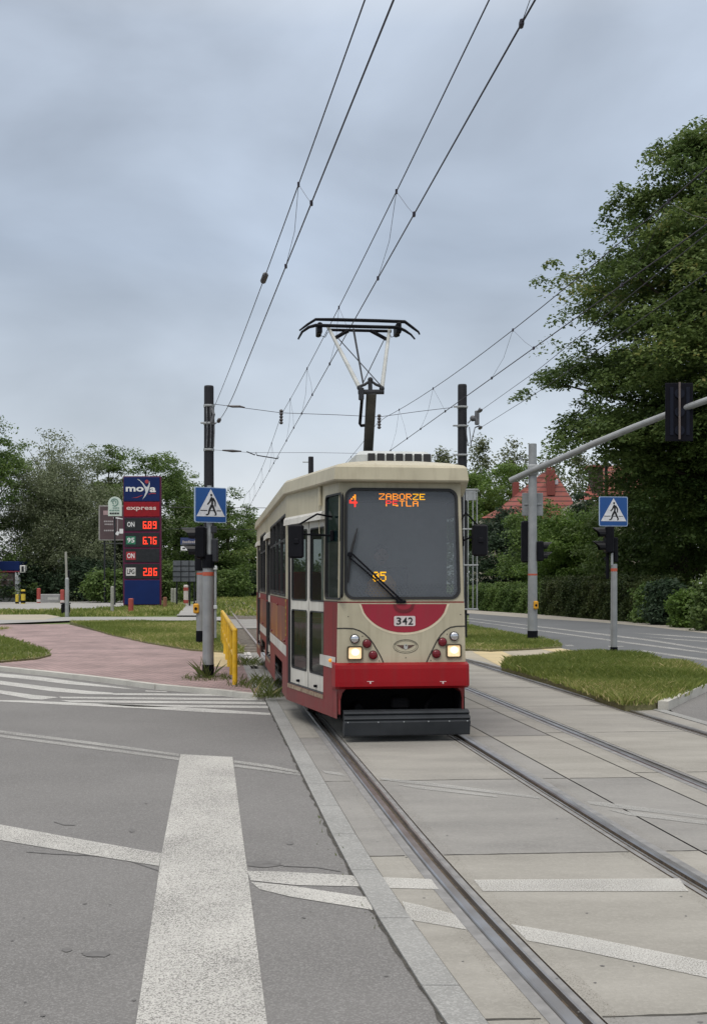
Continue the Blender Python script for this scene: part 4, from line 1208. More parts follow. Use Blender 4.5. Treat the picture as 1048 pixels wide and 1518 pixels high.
# --- displays behind the windscreen glass (LED dots)
FONT = {'Z': '11111 00001 00010 00100 01000 10000 11111', 'A': '01110 10001 10001 11111 10001 10001 10001', 'B': '11110 10001 10001 11110 10001 10001 11110',
        'O': '01110 10001 10001 10001 10001 10001 01110', 'R': '11110 10001 10001 11110 10100 10010 10001', 'E': '11111 10000 10000 11110 10000 10000 11111',
        'P': '11110 10001 10001 11110 10000 10000 10000', 'Ę': '11111 10000 10000 11110 10000 11111 00011', 'T': '11111 00100 00100 00100 00100 00100 00100',
        'L': '10000 10000 10000 10000 10000 10000 11111', 'Ł': '01000 01000 01010 01100 11000 01000 01111', '4': '00010 00110 01010 10010 11111 00010 00010', '0': '01110 10001 10011 10101 11001 10001 01110', '5': '11111 10000 11110 00001 00001 10001 01110'}
def led(mb, word, x0, x1, z0, z1, off, pick=None, gap=.12):
    n = len(word) * 6 - 1; cw = (x1 - x0) / n; chh = (z1 - z0) / 7
    for k, ch in enumerate(word):
        for r_, row in enumerate(FONT[ch].split()):
            for c_, bit in enumerate(row):
                if bit == '1':
                    a = x0 + (k * 6 + c_) * cw; b = z1 - (r_ + 1) * chh
                    if pick: mb.mi = pick(k, r_)
                    mb.quad(*[Nz(a + cw * i, b + chh * j, off) for i, j in ((gap, gap), (1 - gap, gap), (1 - gap, 1 - gap), (gap, 1 - gap))])
OFF = -.009
mb = MB()
p, q = Npx(562, 740.5), Npx(630, 732)
led(mb, 'ZABORZE', p[0], q[0], p[1], q[1], OFF, lambda k, r_: 1 if k > 4 else 0, .06)
p, q = Npx(572, 750.5), Npx(620, 742.2)
led(mb, 'PĘTLA', p[0], q[0], p[1], q[1], OFF, lambda k, r_: 2 if k < 2 and r_ < 4 else 0, .06)
mb.build('destination_display', [led_m, led_yel, led_red], tram)
mb = MB(); p, q = Npx(518, 751.5), Npx(530, 733)
led(mb, '4', p[0], q[0], p[1], q[1], OFF, lambda k, r_: 2 if r_ > 2 else 0, .02)
mb.build('route_number', [led_m, led_yel, led_red], tram)
mb = MB(); p, q = Npx(553, 862), Npx(572.5, 847.5)
led(mb, '05', p[0], q[0], p[1], q[1], OFF, lambda k, r_: 1, .04)
mb.build('duty_number', [led_m, led_yel, led_red], tram)
# --- wiper: two parallel arms and a blade
mb = MB()
def WP(px, py, off=.05): return Vector(Np(px, py, off))
mb.tube([WP(597, 892, .03), WP(560, 858, .06), WP(519, 819, .05)], .011, 6)
mb.tube([WP(590, 892, .03), WP(556, 860, .06), WP(517, 826, .05)], .010, 6)
mb.bbox(WP(518, 822, .055), (.05, .03, .05), .01); mb.bbox(WP(594, 892, .02), (.11, .04, .035), .01)
wip = mb.build('wiper', black_m, tram)
mb = MB(); mb.tube([WP(529.5, 783, .022), WP(525, 800, .028), WP(519, 822, .03), WP(517, 845, .028), WP(516, 864, .022)], [.007, .013, .017, .014, .007], 6)
mb.build('wiper_blade', gasket_m, wip)
# --- mirrors
def mirror(sx, c, d, a0, a1, kn):
    mb = MB()
    mb.tube([a0, kn, (c[0], c[1] + .05, c[2] + d[2] / 2 - .02)], .011, 7)
    mb.tube([a1, (c[0], c[1] + .06, c[2] + d[2] / 2 - .10)], .011, 7)
    mb.bbox(a1, (.04, .05, .12), .01)
    o = mb.build('mirror_arm', black_m, tram)
    mb = MB(); mb.bbox(c, d, .035, Matrix.Rotation(R(8 * sx), 3, 'Z')); mb.bbox((c[0], c[1] - .03, c[2]), (d[0] * .35, .06, .06), .01)
    mb.build('mirror_head', mat('mirror_black', (.009, .009, .012), rough=.5, spec=.1), o)
def loc(px, py, Y):
    X = XX(px, Y) - TX; y = Y - TY
    return (X * ca + y * sa, -X * sa + y * ca, ZZ(py, Y))
mirror(-1, loc(439, 802.5, 12.7), (.17, .09, .37), lt(.22, 2.47, .01), lt(.22, 2.26, .01), loc(470, 762, 12.7))
mirror(1, loc(711, 801, 12.75), (.17, .09, .35), rt(.05, 2.44, .0), rt(.05, 2.2, .0), loc(690, 760, 12.7))
# --- roof unit with seven vents
AX = .12
mb = MB()
def bx(c, d, b_): mb.bbox(c, d, b_)
mb.bbox((AX - .02, 1.55, 3.20), (.92, .9, .22), .06)
ru = mb.build('roof_ventilation_unit', pale_grey, tram)
for k in range(7):
    mb = MB(); mb.bbox((AX - .30 + k * .112, 1.096, 3.215), (.088, .02, .125), .008)
    mb.build('vent_grille', grey_mesh, ru)
# --- pantograph
PZ = 3.13
def P3(px, py, ly):
    """point of the pantograph at depth ly in the tram, seen at a pixel"""
    Y = TY + ly * ca
    for _ in range(3):
        p = loc(px, py, Y); Y += (ly - p[1]) * ca
    return Vector(loc(px, py, Y))
pbase = MB()
pbase.bbox((0, 4.3, PZ), (1.3, 1.5, .07), .02)
for x in (-.55, .55):
    for y in (3.7, 4.9): pbase.tube([(x, y, PZ - .1), (x, y, PZ + .12)], .05, 8)
pg = pbase.build('pantograph', dark_grey, tram)
foot = Vector((P3(543.5, 690, 4.6).x, 4.6, PZ + .08)); knee = P3(551, 580, 3.2)
mb = MB(); mb.mi = 0
d_ = (knee - foot).normalized()
rotm = d_.to_track_quat('Z', 'Y').to_matrix()
mb.bbox((foot + knee) / 2, (.13, .1, (knee - foot).length), .015, rotm)
mb.bbox((foot + knee) / 2 + Vector((-.068, 0, 0)), (.012, .07, (knee - foot).length * .99), .004, rotm)
mb.build('lower_arm', mat('arm_black', (.03, .032, .034), (.05, .05, .05), rough=.45), pg)
kl, kr = P3(533, 575, 3.2), P3(566, 576, 3.2)
mb = MB()
mb.tube([P3(531, 581, 3.2), P3(569, 581, 3.2)], .034, 10)
mb.tube([P3(533, 573, 3.2), P3(541, 570, 3.2), P3(549, 564, 3.2), P3(557, 570, 3.2), P3(565, 573, 3.2)], .02, 8)
mb.tube([P3(548.5, 564, 3.2), P3(549, 582, 3.2)], .03, 8)
for p in (kl, kr, P3(549, 563, 3.2)): mb.ball(p, .038, 10, 8)
mb.bbox(P3(535.5, 584, 3.18), (.07, .07, .17), .01)
mb.build('knee_joint', dark_grey, pg)
mb = MB(); mb.tube([P3(536.5, 592, 3.2), P3(533.5, 628, 3.7), P3(535, 631, 3.75), P3(548, 630, 3.7)], .022, 8); mb.build('damper', black_m, pg)
hl_, hr_ = P3(485, 483, 4.15), P3(577, 486, 4.15)
pale_tube = mat('arm_pale', (.42, .43, .42), (.3, .31, .3), rough=.5, scale=6)
for a, b in ((kl, P3(486, 484, 4.15)), (kr, P3(577, 489, 4.15))):
    mb = MB(); mb.tube([a, b], [.03, .024], 10); mb.build('upper_arm', pale_tube, pg)
for a, b, r_ in ((P3(538, 567, 3.25), P3(524, 488, 4.1), [.012, .016]), (P3(537, 570, 3.3), P3(570, 502, 4.15), .007), (P3(563, 570, 3.3), P3(500, 500, 4.15), .007)):
    mb = MB(); mb.tube([a, b], r_, 6); mb.build('stay_rod', dark_grey, pg)
mb = MB()
for ly, dy, dx in ((4.05, 2.2, 0), (4.40, -7.0, 4)):
    pts = [(442 + dx * .3, 503), (448, 492), (458, 485), (468, 482.3), (530, 484.0), (590, 485.4), (600, 490), (609, 496), (615, 503)]
    if dx: pts = [(444, 490), (456, 481), (468, 473.5), (500, 474), (560, 475.5), (600, 477), (612, 486), (620, 492), (622, 496)]
    mb.tube([P3(a, b, ly) for a, b in pts], [.012, .018, .022, .026, .026, .026, .022, .016, .012], 8)
mb.tube([P3(488, 489, 4.2), P3(580, 491, 4.2)], .022, 8)
mb.tube([P3(497, 501, 4.2), P3(516, 490, 4.2)], .028, 8); mb.tube([P3(573, 503, 4.2), P3(549, 490, 4.2)], .028, 8)
for a in (473, 589):
    mb.bbox(P3(a, 489, 4.22), (.07, .34, .16), .02); mb.bbox(P3(a + (1 if a < 500 else 1), 493, 4.2), (.045, .06, .12), .01)
    mb.tube([P3(a + (4 if a < 500 else -4), 498, 4.2), P3(a + (9 if a < 500 else -9), 500, 4.2), P3(a + (13 if a < 500 else -13), 492, 4.2)], .006, 5)
mb.build('collector_head', black_m, pg)

# --- driver, seated in the cab in an orange vest
drv = thing('person', 'tram driver in a dark shirt and amber vest seated behind the cab side window', 'person', tw((-.05, 1.12, 0)), TA)
sk = [((0, .12, 1.34), .15), ((0, .13, 1.52), .15), ((0, .12, 1.72), .17), ((0, .10, 1.86), .10), ((0, .08, 1.94), .06),
      ((-.2, .1, 1.82), .075), ((-.27, -.02, 1.60), .055), ((-.2, -.26, 1.55), .04), ((-.17, -.34, 1.54), .03),
      ((.2, .1, 1.82), .075), ((.27, -.02, 1.60), .055), ((.2, -.26, 1.55), .04), ((.17, -.34, 1.54), .03),
      ((-.1, .05, 1.34), .10), ((-.13, -.34, 1.33), .075), ((-.13, -.36, .98), .055), ((-.13, -.46, .88), .045),
      ((.1, .05, 1.34), .10), ((.13, -.34, 1.33), .075), ((.13, -.36, .98), .055), ((.13, -.46, .88), .045)]
ed = [(0, 1), (1, 2), (2, 3), (3, 4), (2, 5), (5, 6), (6, 7), (7, 8), (2, 9), (9, 10), (10, 11), (11, 12), (0, 13), (13, 14), (14, 15), (15, 16), (0, 17), (17, 18), (18, 19), (19, 20)]
me = bpy.data.meshes.new('body'); me.from_pydata([p for p, _ in sk], ed, []); me.update()
bo = bpy.data.objects.new('body', me); COL.objects.link(bo); bo.parent = drv
smod = bo.modifiers.new('skin', 'SKIN')
for k, (_, r_) in enumerate(sk): me.skin_vertices[0].data[k].radius = (r_, r_ * .85)
me.skin_vertices[0].data[0].use_root = True
bo.modifiers.new('sub', 'SUBSURF').levels = 1
me.materials.append(mat('dark_shirt', (.03, .035, .05), rough=.8))
skin_m = mat('skin', (.45, .26, .19), (.4, .22, .16), rough=.55)
mb = MB(); mb.ball((0, .05, 2.06), .095, 16, 12, (.82, 1, 1.22)); mb.ball((0, -.05, 2.05), .018, 8, 6, (.8, 1.3, 1.2))
for s_ in (-1, 1): mb.ball((s_ * .08, .06, 2.05), .025, 8, 6, (.4, .8, 1.2))
hd = mb.build('head', skin_m, drv, True)
mb = MB()
for s_ in (-1, 1): mb.ball((s_ * .033, -.036, 2.075), .011, 8, 6)
mb.box((0, -.042, 2.0), (.045, .006, .008)); mb.build('face_detail', mat('eye_dark', (.06, .035, .03), rough=.5), hd)
mb = MB(); mb.ball((0, .07, 2.10), .098, 14, 9, (.86, 1, .98)); mb.build('hair', mat('hair_brown', (.05, .035, .025), rough=.8), hd, True)
for s_ in (-1, 1):
    mb = MB()
    mb.bbox((s_ * .165, -.37, 1.54), (.075, .09, .03), .012)
    for k in range(4): mb.tube([(s_ * .165 - .028 + .019 * k, -.41, 1.545), (s_ * .165 - .028 + .019 * k, -.455 + .006 * abs(k - 1.5), 1.54), (s_ * .165 - .028 + .019 * k, -.475 + .01 * abs(k - 1.5), 1.52)], .009, 6)
    mb.tube([(s_ * .165 - s_ * .035, -.36, 1.54), (s_ * .165 - s_ * .065, -.40, 1.535)], .011, 6)
    mb.build('hand', skin_m, drv)
mb = MB(); mb.tube([(0, .115, 1.38), (0, .13, 1.55), (0, .115, 1.74), (0, .1, 1.84)], [.185, .19, .205, .13], 14); mb.build('vest', mat('vest_amber', (.75, .30, .02), rough=.7), drv, True)
# ------------------------------------------------------------------ overhead line
wire_m = mat('wire_dark', (.035, .03, .05), (.025, .022, .035), rough=.55, metal=.4)
insul = mat('insulator_brown', (.05, .045, .05), rough=.4)
def line(name, label, fx, zc, zm, Y0, Y1, drops, rc=.0075, rm=.0065, extra=None):
    """contact wire and messenger above it with V droppers; fx(Y) sideways place, zc / zm heights"""
    o = thing(name, label, 'overhead wire', (fx(Y0), Y0, 0), 0, 'pairs of overhead tram wires')
    off = Vector((fx(Y0), Y0, 0))
    ys = np.linspace(Y0, Y1, 60)
    mb = MB(); mb.tube([Vector((fx(y), y, zc(y))) - off for y in ys], rc, 6); mb.build('contact_wire', wire_m, o)
    mb = MB(); mb.tube([Vector((fx(y), y, zm(y))) - off for y in ys], rm, 6); mb.build('messenger_wire', wire_m, o)
    for y, a, b in drops:
        mb = MB()
        top = Vector((fx(y), y, zm(y)))
        for e in (y - a, y + b):
            if e == y: continue
            p = Vector((fx(e), e, zc(e)))
            mid = (top + p) / 2 + Vector((.03, 0, -.05))
            mb.tube([top - off, mid - off, p - off], .0028, 4)
            mb.bbox(p - off, (.03, .07, .045), .008)
        mb.bbox(top - off, (.025, .05, .05), .008)
        mb.build('dropper', wire_m, o)
    return o
def ins(parent, p, d, L_=.34, r=.035):
    """rod insulator with sheds along d"""
    d = Vector(d).normalized(); mb = MB(); pts = []; rs = []
    for k in range(11):
        pts.append(Vector(p) - Vector(parent.location) + d * (L_ * (k / 10 - .5))); rs.append(r if k % 2 else r * .5)
    mb.tube(pts, rs, 8); mb.build('insulator', insul, parent)
nearX = lambda Y: 2.11 - .126 * Y + (.004 * (8 - Y) ** 2 if Y < 8 else 0)
sag = lambda Y, a, h0, h1, half: h0 + (h1 - h0) * ((Y - a) / half) ** 2
nz_ = lambda Y: sag(Y, 11.5, 6.1, 6.5, 21.5) if Y < 33 else sag(Y, 48, 6.1, 6.5, 15) if Y < 63 else sag(Y, 78, 6.1, 6.5, 15)
DR = [(6.6, .9, 1.2), (12.95, 1.1, 1.4), (18.6, 1.2, 1.4), (24.5, 1.2, 1.4), (29.5, 1.2, 1.4), (38, 1.2, 1.4), (45, 1.2, 1.4), (52, 1.2, 1.4), (58, 1.2, 1.4)]
line('overhead_wire', 'pair of tram wires running over the pantograph of the tram', nearX, lambda Y: 5.5, nz_, -6, 92, DR)
ow = line('overhead_wire', 'pair of tram wires over the empty track, passing in front of the right black mast', lambda Y: nearX(Y) + FO, lambda Y: 5.3, lambda Y: (sag(Y, 16, 5.82, 6.4, 17.5) if Y < 33.5 else sag(Y, 48, 5.9, 6.4, 14.5) if Y < 62.5 else sag(Y, 78, 5.9, 6.4, 15.5)), -6, 92,
     [(7, 1, 1.3), (12.5, 1.1, 1.4), (18.85, 1.2, 1.4), (25.5, 1.3, 1.5), (30, 1.2, 1.4), (40, 1.2, 1.4), (48, 1.2, 1.4), (56, 1.2, 1.4)])
lx_ = lambda Y: 1.515 - .168 * Y
ow = line('overhead_wire', 'pair of tram wires drawn aside and ending on the left black mast', lx_, lambda Y: 5.5 if Y < 22 else 5.5 + .55 * ((Y - 22) / 9.9) ** 2, lambda Y: sag(Y, 7, 6.02, 6.5, 25), -6, 31.9, [(6.9, .7, 0), (12.55, 1.05, 1.25)])
ins(ow, (lx_(16.6), 16.6, sag(16.6, 7, 6.02, 6.5, 25)), (-.168, 1, .02), .42, .045)
ins(ow, (lx_(29.0), 29.0, 5.5 + .55 * (7 / 9.9) ** 2), (-.168, 1, .05), .5, .05)
# anchor wires ending on the right mast
for py0, p1, lab in ((611, (796, 542, 24.5), 'thin anchor wire fixed to the upper clamp beside the right black mast'), (636, (806, 568, 23.5), 'thin anchor wire fixed to the lower clamp beside the right black mast')):
    a = AT(709, py0, 33.6); b = AT(*p1); c = a + (b - a) * 2.7
    o = thing('anchor_wire', lab, 'overhead wire', tuple(a), 0, 'anchor wires beside the right mast')
    mb = MB(); mb.tube([(0, 0, 0), b - a + Vector((0, 0, -.1)), c - a], .006, 5); mb.build('wire', wire_m, o)
    mb = MB(); d = (b - a).normalized(); mb.tube([d * .1, d * .25, d * .5, d * .7], [.02, .05, .05, .02], 7); mb.build('insulator', insul, o)

# masts
def band_(mb, r, z, h=.07): mb.tube([(0, 0, z - h / 2), (0, 0, z + h / 2)], r, 16)
def mast(px, Y, r, top, label):
    X = XX(px, Y)
    o = thing('catenary_mast', label, 'mast', (X, Y, 0), 0, 'black catenary masts')
    mb = MB(); mb.tube([(0, 0, -.1), (0, 0, top - .04), (0, 0, top)], [r * 1.06, r * .98, r * .9], 18); mb.build('pole', mat('mast_black', (.010, .010, .014), (.016, .016, .02), rough=.55, scale=2, spec=.3), o)
    return o, X
m1, mx1 = mast(310, 32, .135, ZZ(572, 32), 'black round catenary mast on the left behind the pedestrian crossing sign')
for py in (602, 628, 667):
    mb = MB(); band_(mb, .15, ZZ(py, 32)); mb.bbox((.0, -.15, ZZ(py, 32)), (.42 if py == 628 else .2, .06, .05), .01); mb.build('clamp', galv, m1)
mb = MB()
for x in (-.04, .06, .15): mb.tube([(x, -.16, ZZ(604, 32)), (x + .02, -.18, ZZ(640, 32)), (x, -.16, ZZ(664, 32))], .018, 6)
mb.tube([(.1, -.16, ZZ(606, 32)), (.16, -.2, ZZ(616, 32)), (.1, -.2, ZZ(628, 32))], .04, 8)
mb.build('tension_gear', mat('gear_grey', (.16, .165, .175), (.08, .08, .09), rough=.5, metal=.3), m1)
for x in (-.17, .19):
    mb = MB(); mb.tube([(x, -.1, ZZ(838, 32)), (x, -.1, .2)], .035, 8); mb.build('conduit', mat('conduit_white', (.5, .52, .53), rough=.5) if x < 0 else galv, m1)
for py in (842, 900):
    mb = MB(); mb.bbox((0.01, -.12, ZZ(py, 32)), (.46, .12, .1), .01); mb.build('bracket', mat('conduit_white', (.5, .52, .53)), m1)
m2, mx2 = mast(685, 34, .135, ZZ(570, 34), 'black round catenary mast on the right behind the nose of the tram')
for py in (604, 632, 675):
    mb = MB(); band_(mb, .15, ZZ(py, 34)); mb.bbox((-.06, -.15, ZZ(py, 34)), (.42 if py != 632 else .46, .06, .045), .01); mb.build('clamp', galv, m2)
mb = MB()
mb.bbox((.42, -.1, ZZ(620, 34)), (.13, .1, .42), .02); mb.tube([(.42, -.1, ZZ(612, 34)), (.47, -.4, ZZ(608, 34))], .02, 6); mb.tube([(.38, -.1, ZZ(634, 34)), (.46, -.4, ZZ(634, 34))], .02, 6)
mb.ball((.30, -.1, ZZ(621, 34)), .09, 10, 8); mb.tube([(.15, -.1, ZZ(628, 34)), (.35, -.1, ZZ(618, 34))], .02, 6)
for a, b in ((.08, .15), (.19, .24), (.36, .22)): mb.tube([(a, -.16, ZZ(634, 34)), (b, -.18, ZZ(662, 34))], .014, 5)
mb.build('tension_gear', mat('gear_grey', (.16, .165, .175)), m2)
# guard cage of the tension weights
mb = MB()
for x in (.02, .14, .28, .40):
    mb.tube([(x, -.3, ZZ(726, 34)), (x, -.3, ZZ(903, 34))], .018, 6)
for py in (727, 785, 838, 903): mb.bbox((.21, -.3, ZZ(py, 34)), (.46, .05, .045), .008)
mb.box((.22, -.25, ZZ(735, 34)), (.3, .12, .3)); mb.box((.21, -.15, ZZ(903, 34)), (.4, .3, .05))
mb.build('weight_cage', galv, m2)
m3, mx3 = mast(461, 56, .13, ZZ(677, 56), 'small distant black mast standing behind the roof of the tram')
mb = MB(); mb.bbox((-.2, 0, ZZ(685, 56)), (.4, .05, .05), .01); mb.build('clamp', galv, m3)
# cross-span wires
def span(label, pts, r=.006, hang=()):
    o = thing('span_wire', label, 'overhead wire', tuple(pts[0]), 0, 'cross-span wires between the masts')
    off = Vector(pts[0]); mb = MB(); mb.tube([Vector(p) - off for p in pts], r, 5); mb.build('wire', wire_m, o)
    for p in hang: ins(o, p, (0, 0, 1), .42, .06)
    return o, off
A1, B1 = AT(317, 599, 31.9), AT(671, 604, 33.9)
w1 = AT(417, 612, 33); w2 = AT(562, 618, 33.3)
o_, off = span('upper cross-span wire between the two black masts with two hanging insulators', [A1, AT(360, 604.5, 32.2), w1, AT(500, 615, 33.1), w2, AT(620, 610, 33.6), B1], .008, [AT(417, 618, 33), AT(562, 625, 33.3)])
mb = MB(); p = AT(350, 602.5, 32.1) - off; mb.tube([p - Vector((.25, 0, -.02)), p - Vector((.1, 0, 0)), p + Vector((.1, 0, 0)), p + Vector((.25, 0, -.03))], [.015, .035, .035, .015], 7); mb.build('insulator', insul, o_)
A2, B2 = AT(318, 667, 31.9), AT(674, 676, 33.9)
o_, off = span('lower cross-span wire between the two black masts carrying the bent steady arm', [A2, AT(372, 671, 32.4), AT(470, 671, 33), AT(580, 673, 33.5), B2], .005)
mb = MB(); mb.tube([AT(330, 667.5, 32) - off, AT(345, 668.5, 32.1) - off, AT(358, 669, 32.2) - off], [.018, .04, .018], 7); mb.build('insulator', insul, o_)
mb = MB(); mb.tube([AT(366, 669.5, 32.3) - off, AT(378, 674.5, 32.4) - off, AT(380, 670.5, 32.4) - off, AT(381, 675, 32.4) - off, AT(412, 680, 32.8) - off, AT(413, 677, 32.8) - off], .016, 6); mb.build('steady_arm', dark_grey, o_)
for py, Y, x0, x1, lab in ((752, 58, 250, 560, 'distant cross wire left of the tram roof, crossing open sky'), (784, 78, 250, 560, 'distant cross wire in front of the trees beside the rear of the tram')):
    span(lab, [AT(x0, py, Y), AT((x0 + x1) / 2, py + 1, Y), AT(x1, py - 1, Y)], .014)

# ------------------------------------------------------------------ crossing signs and signals
def sign_plate(parent, c, wd, ht, yaw, border=True):
    """blue pedestrian-crossing sign: white triangle, walking figure on stripes"""
    rot = Matrix.Rotation(yaw, 3, 'Z')
    U = rot @ Vector((1, 0, 0)); Nn = rot @ Vector((0, -1, 0)); V = Vector((0, 0, 1))
    c = Vector(c)
    def pl(pts, off, m, name, par, t=.0):
        mb = MB()
        if t: mb.slab([(a * wd / 2, b * ht / 2) for a, b in pts], c + Nn * (off - t), U, V, Nn, t)
        else: mb.quad(*[c + U * a * wd / 2 + V * b * ht / 2 + Nn * off for a, b in pts])
        return mb.build(name, m, par)
    base = pl(rrect(-1, 1, -1, 1, .1), 0, mat('sign_border', (.34, .43, .58), (.28, .36, .5), rough=.4), 'sign_plate', parent, .03)
    pl(rrect(-.955, .955, -.955, .955, .08), .003, blue_sign, 'sign_field', base)
    tri = pl([(-.90, -.66), (.90, -.66), (.0, .90)], .006, sign_white, 'triangle', base)
    mb = MB()
    def q(pts): mb.quad(*[c + U * a * wd / 2 + V * b * ht / 2 + Nn * .009 for a, b in pts])
    def limb(pts, ws):
        for (a, b), wa, wb in zip(zip(pts, pts[1:]), ws, ws[1:]):
            a, b = Vector(a), Vector(b); d = (b - a).normalized(); n = Vector((-d.y, d.x))
            q([a + n * wa, b + n * wb, b - n * wb, a - n * wa])
    q([(x + .03, y + .56) for x, y in circ(0, 0, .07, 14, .075)])
    q([(.02, .46), (.10, .43), (.17, .34), (.13, -.06), (.0, -.06), (.03, .18), (-.04, .30)])
    limb([(.04, .40), (-.08, .16), (-.22, .02)], [.06, .05, .035]); limb([(.13, .38), (.27, .18), (.28, -.08)], [.06, .05, .035])
    limb([(.05, -.02), (-.08, -.26), (-.16, -.54), (-.31, -.56)], [.075, .06, .045, .035]); limb([(.10, -.02), (.22, -.30), (.34, -.54), (.24, -.58)], [.075, .06, .045, .03])
    for a, b in ((-.66, -.22), (-.04, .18), (.36, .66)): q([(a, -.345), (b, -.345), (b, -.30), (a, -.30)])
    mb.build('walking_figure', sign_black, tri)
    return base
def signal_head(parent, c, sx, n=2, sc_=1., name='pedestrian_signal', vis=True):
    """black signal head facing sideways (sx = -1 left, 1 right), a visor over each lens"""
    c = Vector(c); h = .27 * n * sc_
    mb = MB(); mb.bbox(c, (.17 * sc_, .27 * sc_, h), .03); o = mb.build(name, black_m, parent)
    for k in range(n):
        z = c.z + h / 2 - .27 * sc_ * (k + .5)
        mb = MB(); p0 = c + Vector((sx * .085 * sc_, 0, 0)); p0.z = z
        m_ = 10
        for j in range(m_):
            a0, a1 = R(-40 + 260 * j / m_), R(-40 + 260 * (j + 1) / m_)
            r_ = .112 * sc_
            P = []
            for a, f in ((a0, 0), (a1, 0), (a1, 1), (a0, 1)):
                ln = (.25 if f else 0) * sc_ * (.45 + .55 * max(0, math.sin(a)))
                P.append(p0 + Vector((sx * ln, math.cos(a) * r_, math.sin(a) * r_)))
            mb.quad(*P)
        v = mb.build('visor', mat('visor_black', (.010, .010, .013), (.008, .008, .010), rough=.4, spec=.2), o)
        mb = MB(); mb.ball(p0, .1 * sc_, 12, 8, (.3, 1, 1)); mb.build('lens', mat('dark_lens', (.03, .005, .005), rough=.2), o, True)
    return o
def button(parent, c, sc_=1.):
    mb = MB(); mb.bbox(c, (.11 * sc_, .12 * sc_, .2 * sc_), .03); o = mb.build('push_button', mat('button_yellow', (.62, .30, .01), (.5, .24, .01), rough=.4), parent)
    mb = MB(); mb.ball((c[0], c[1] - .06 * sc_, c[2]), .03 * sc_, 8, 6); mb.build('button_cap', black_m, o)
def steel_pole(name, label, px, pyb, z0, secs, group, extra_rot=0):
    X, Y, _ = G(px, pyb, z0)
    o = thing(name, label, 'signal post', (X, Y, z0), 0, group)
    zt = lambda py: ZZ(py, Y) - z0
    return o, X, Y, zt
gp = 'grey posts of the pedestrian crossings'
o, X, Y, zt = steel_pole('crossing_post', 'grey post with weeds at its foot carrying the blue crossing sign left of the tram', 309, 1003, PH, None, gp)
mb = MB(); mb.tube([(0, 0, -.05), (0, 0, zt(986)), (0, 0, zt(985)), (0, 0, zt(840))], [.093, .093, .1, .096], 16); mb.build('pole', mat('post_grey', (.29, .30, .31), (.23, .24, .25), rough=.45, metal=.3, scale=4, detail=6), o)
mb = MB(); mb.tube([(0, 0, 0), (0, 0, zt(985))], .105, 16); mb.build('base_sleeve', black_m, o)
mb = MB(); mb.tube([(0.02, 0, zt(842)), (.02, 0, zt(822)), (.02, 0, zt(720))], [.1, .055, .042], 12); mb.build('upper_tube', galv, o)
mb = MB(); mb.tube([(0, 0, zt(842)), (0, 0, zt(822))], .115, 12); mb.build('collar', black_m, o)
mb = MB(); mb.tube([(0, 0, zt(853.5)), (0, 0, zt(848))], .101, 16); mb.build('orange_band', orange_m, o)
mb = MB(); mb.bbox((.12, 0, zt(816)), (.11, .14, .42), .02); mb.bbox((.1, 0, zt(785)), (.1, .1, .12), .01); mb.build('terminal_box', mat('box_grey', (.035, .037, .044), rough=.5, spec=.15), o)
sign_plate(o, (.055, -.09, zt(749)), .60, .62, R(30))
signal_head(o, (-.125, -.02, zt(804)), -1, 2, 1.05)
mb = MB(); mb.tube([(-.12, 0, zt(778)), (-.12, 0, zt(830))], .025, 8); mb.bbox((-.06, 0, zt(827)), (.16, .05, .05), .01); mb.build('signal_bracket', black_m, o)
o, X, Y, zt = steel_pole('crossing_post', 'grey post with a yellow push button close to the left black mast', 297, 957, .09, None, gp)
mb = MB(); mb.tube([(0, 0, 0), (0, 0, zt(842))], [.1, .085], 14); mb.build('pole', mat('post_grey', (.29, .30, .31)), o)
mb = MB(); mb.tube([(0, 0, 0), (0, 0, zt(935))], .108, 14); mb.build('base_sleeve', black_m, o)
mb = MB(); mb.tube([(0, 0, zt(852)), (0, 0, zt(849))], .095, 14); mb.build('orange_band', orange_m, o)
mb = MB(); mb.tube([(-.02, 0, zt(846)), (-.02, 0, zt(818))], .12, 12); mb.build('collar', black_m, o)
signal_head(o, (-.02, .0, zt(806)), 1, 2, 1.0)
button(o, (-.09, -.08, zt(902)), 1.3)
o, X, Y, zt = steel_pole('crossing_post', 'grey post on the grass island carrying the blue crossing sign right of the tram', 909.5, 973, KH, None, gp)
mb = MB(); mb.tube([(0, 0, 0), (0, 0, zt(836))], [.075, .07], 14); mb.build('pole', mat('post_grey', (.29, .30, .31)), o)
mb = MB(); mb.tube([(0, 0, 0), (0, 0, zt(959))], .08, 14); mb.build('base_sleeve', black_m, o)
mb = MB(); mb.tube([(0, 0, zt(847)), (0, 0, zt(842.5))], .0735, 14); mb.build('orange_band', orange_m, o)
mb = MB(); mb.tube([(-.05, -.03, zt(838)), (-.05, -.03, zt(737))], .028, 10); mb.build('upper_tube', galv, o)
sign_plate(o, (-.03, -.09, zt(758.5)), .655, .655, R(8))
signal_head(o, (-.105, .04, zt(800)), -1, 2, 1.1)
mb = MB(); mb.tube([(-.13, .05, zt(780)), (-.13, .05, zt(858))], .04, 8); mb.bbox((.04, .05, zt(815)), (.1, .16, .55), .02); mb.build('signal_bracket', black_m, o)
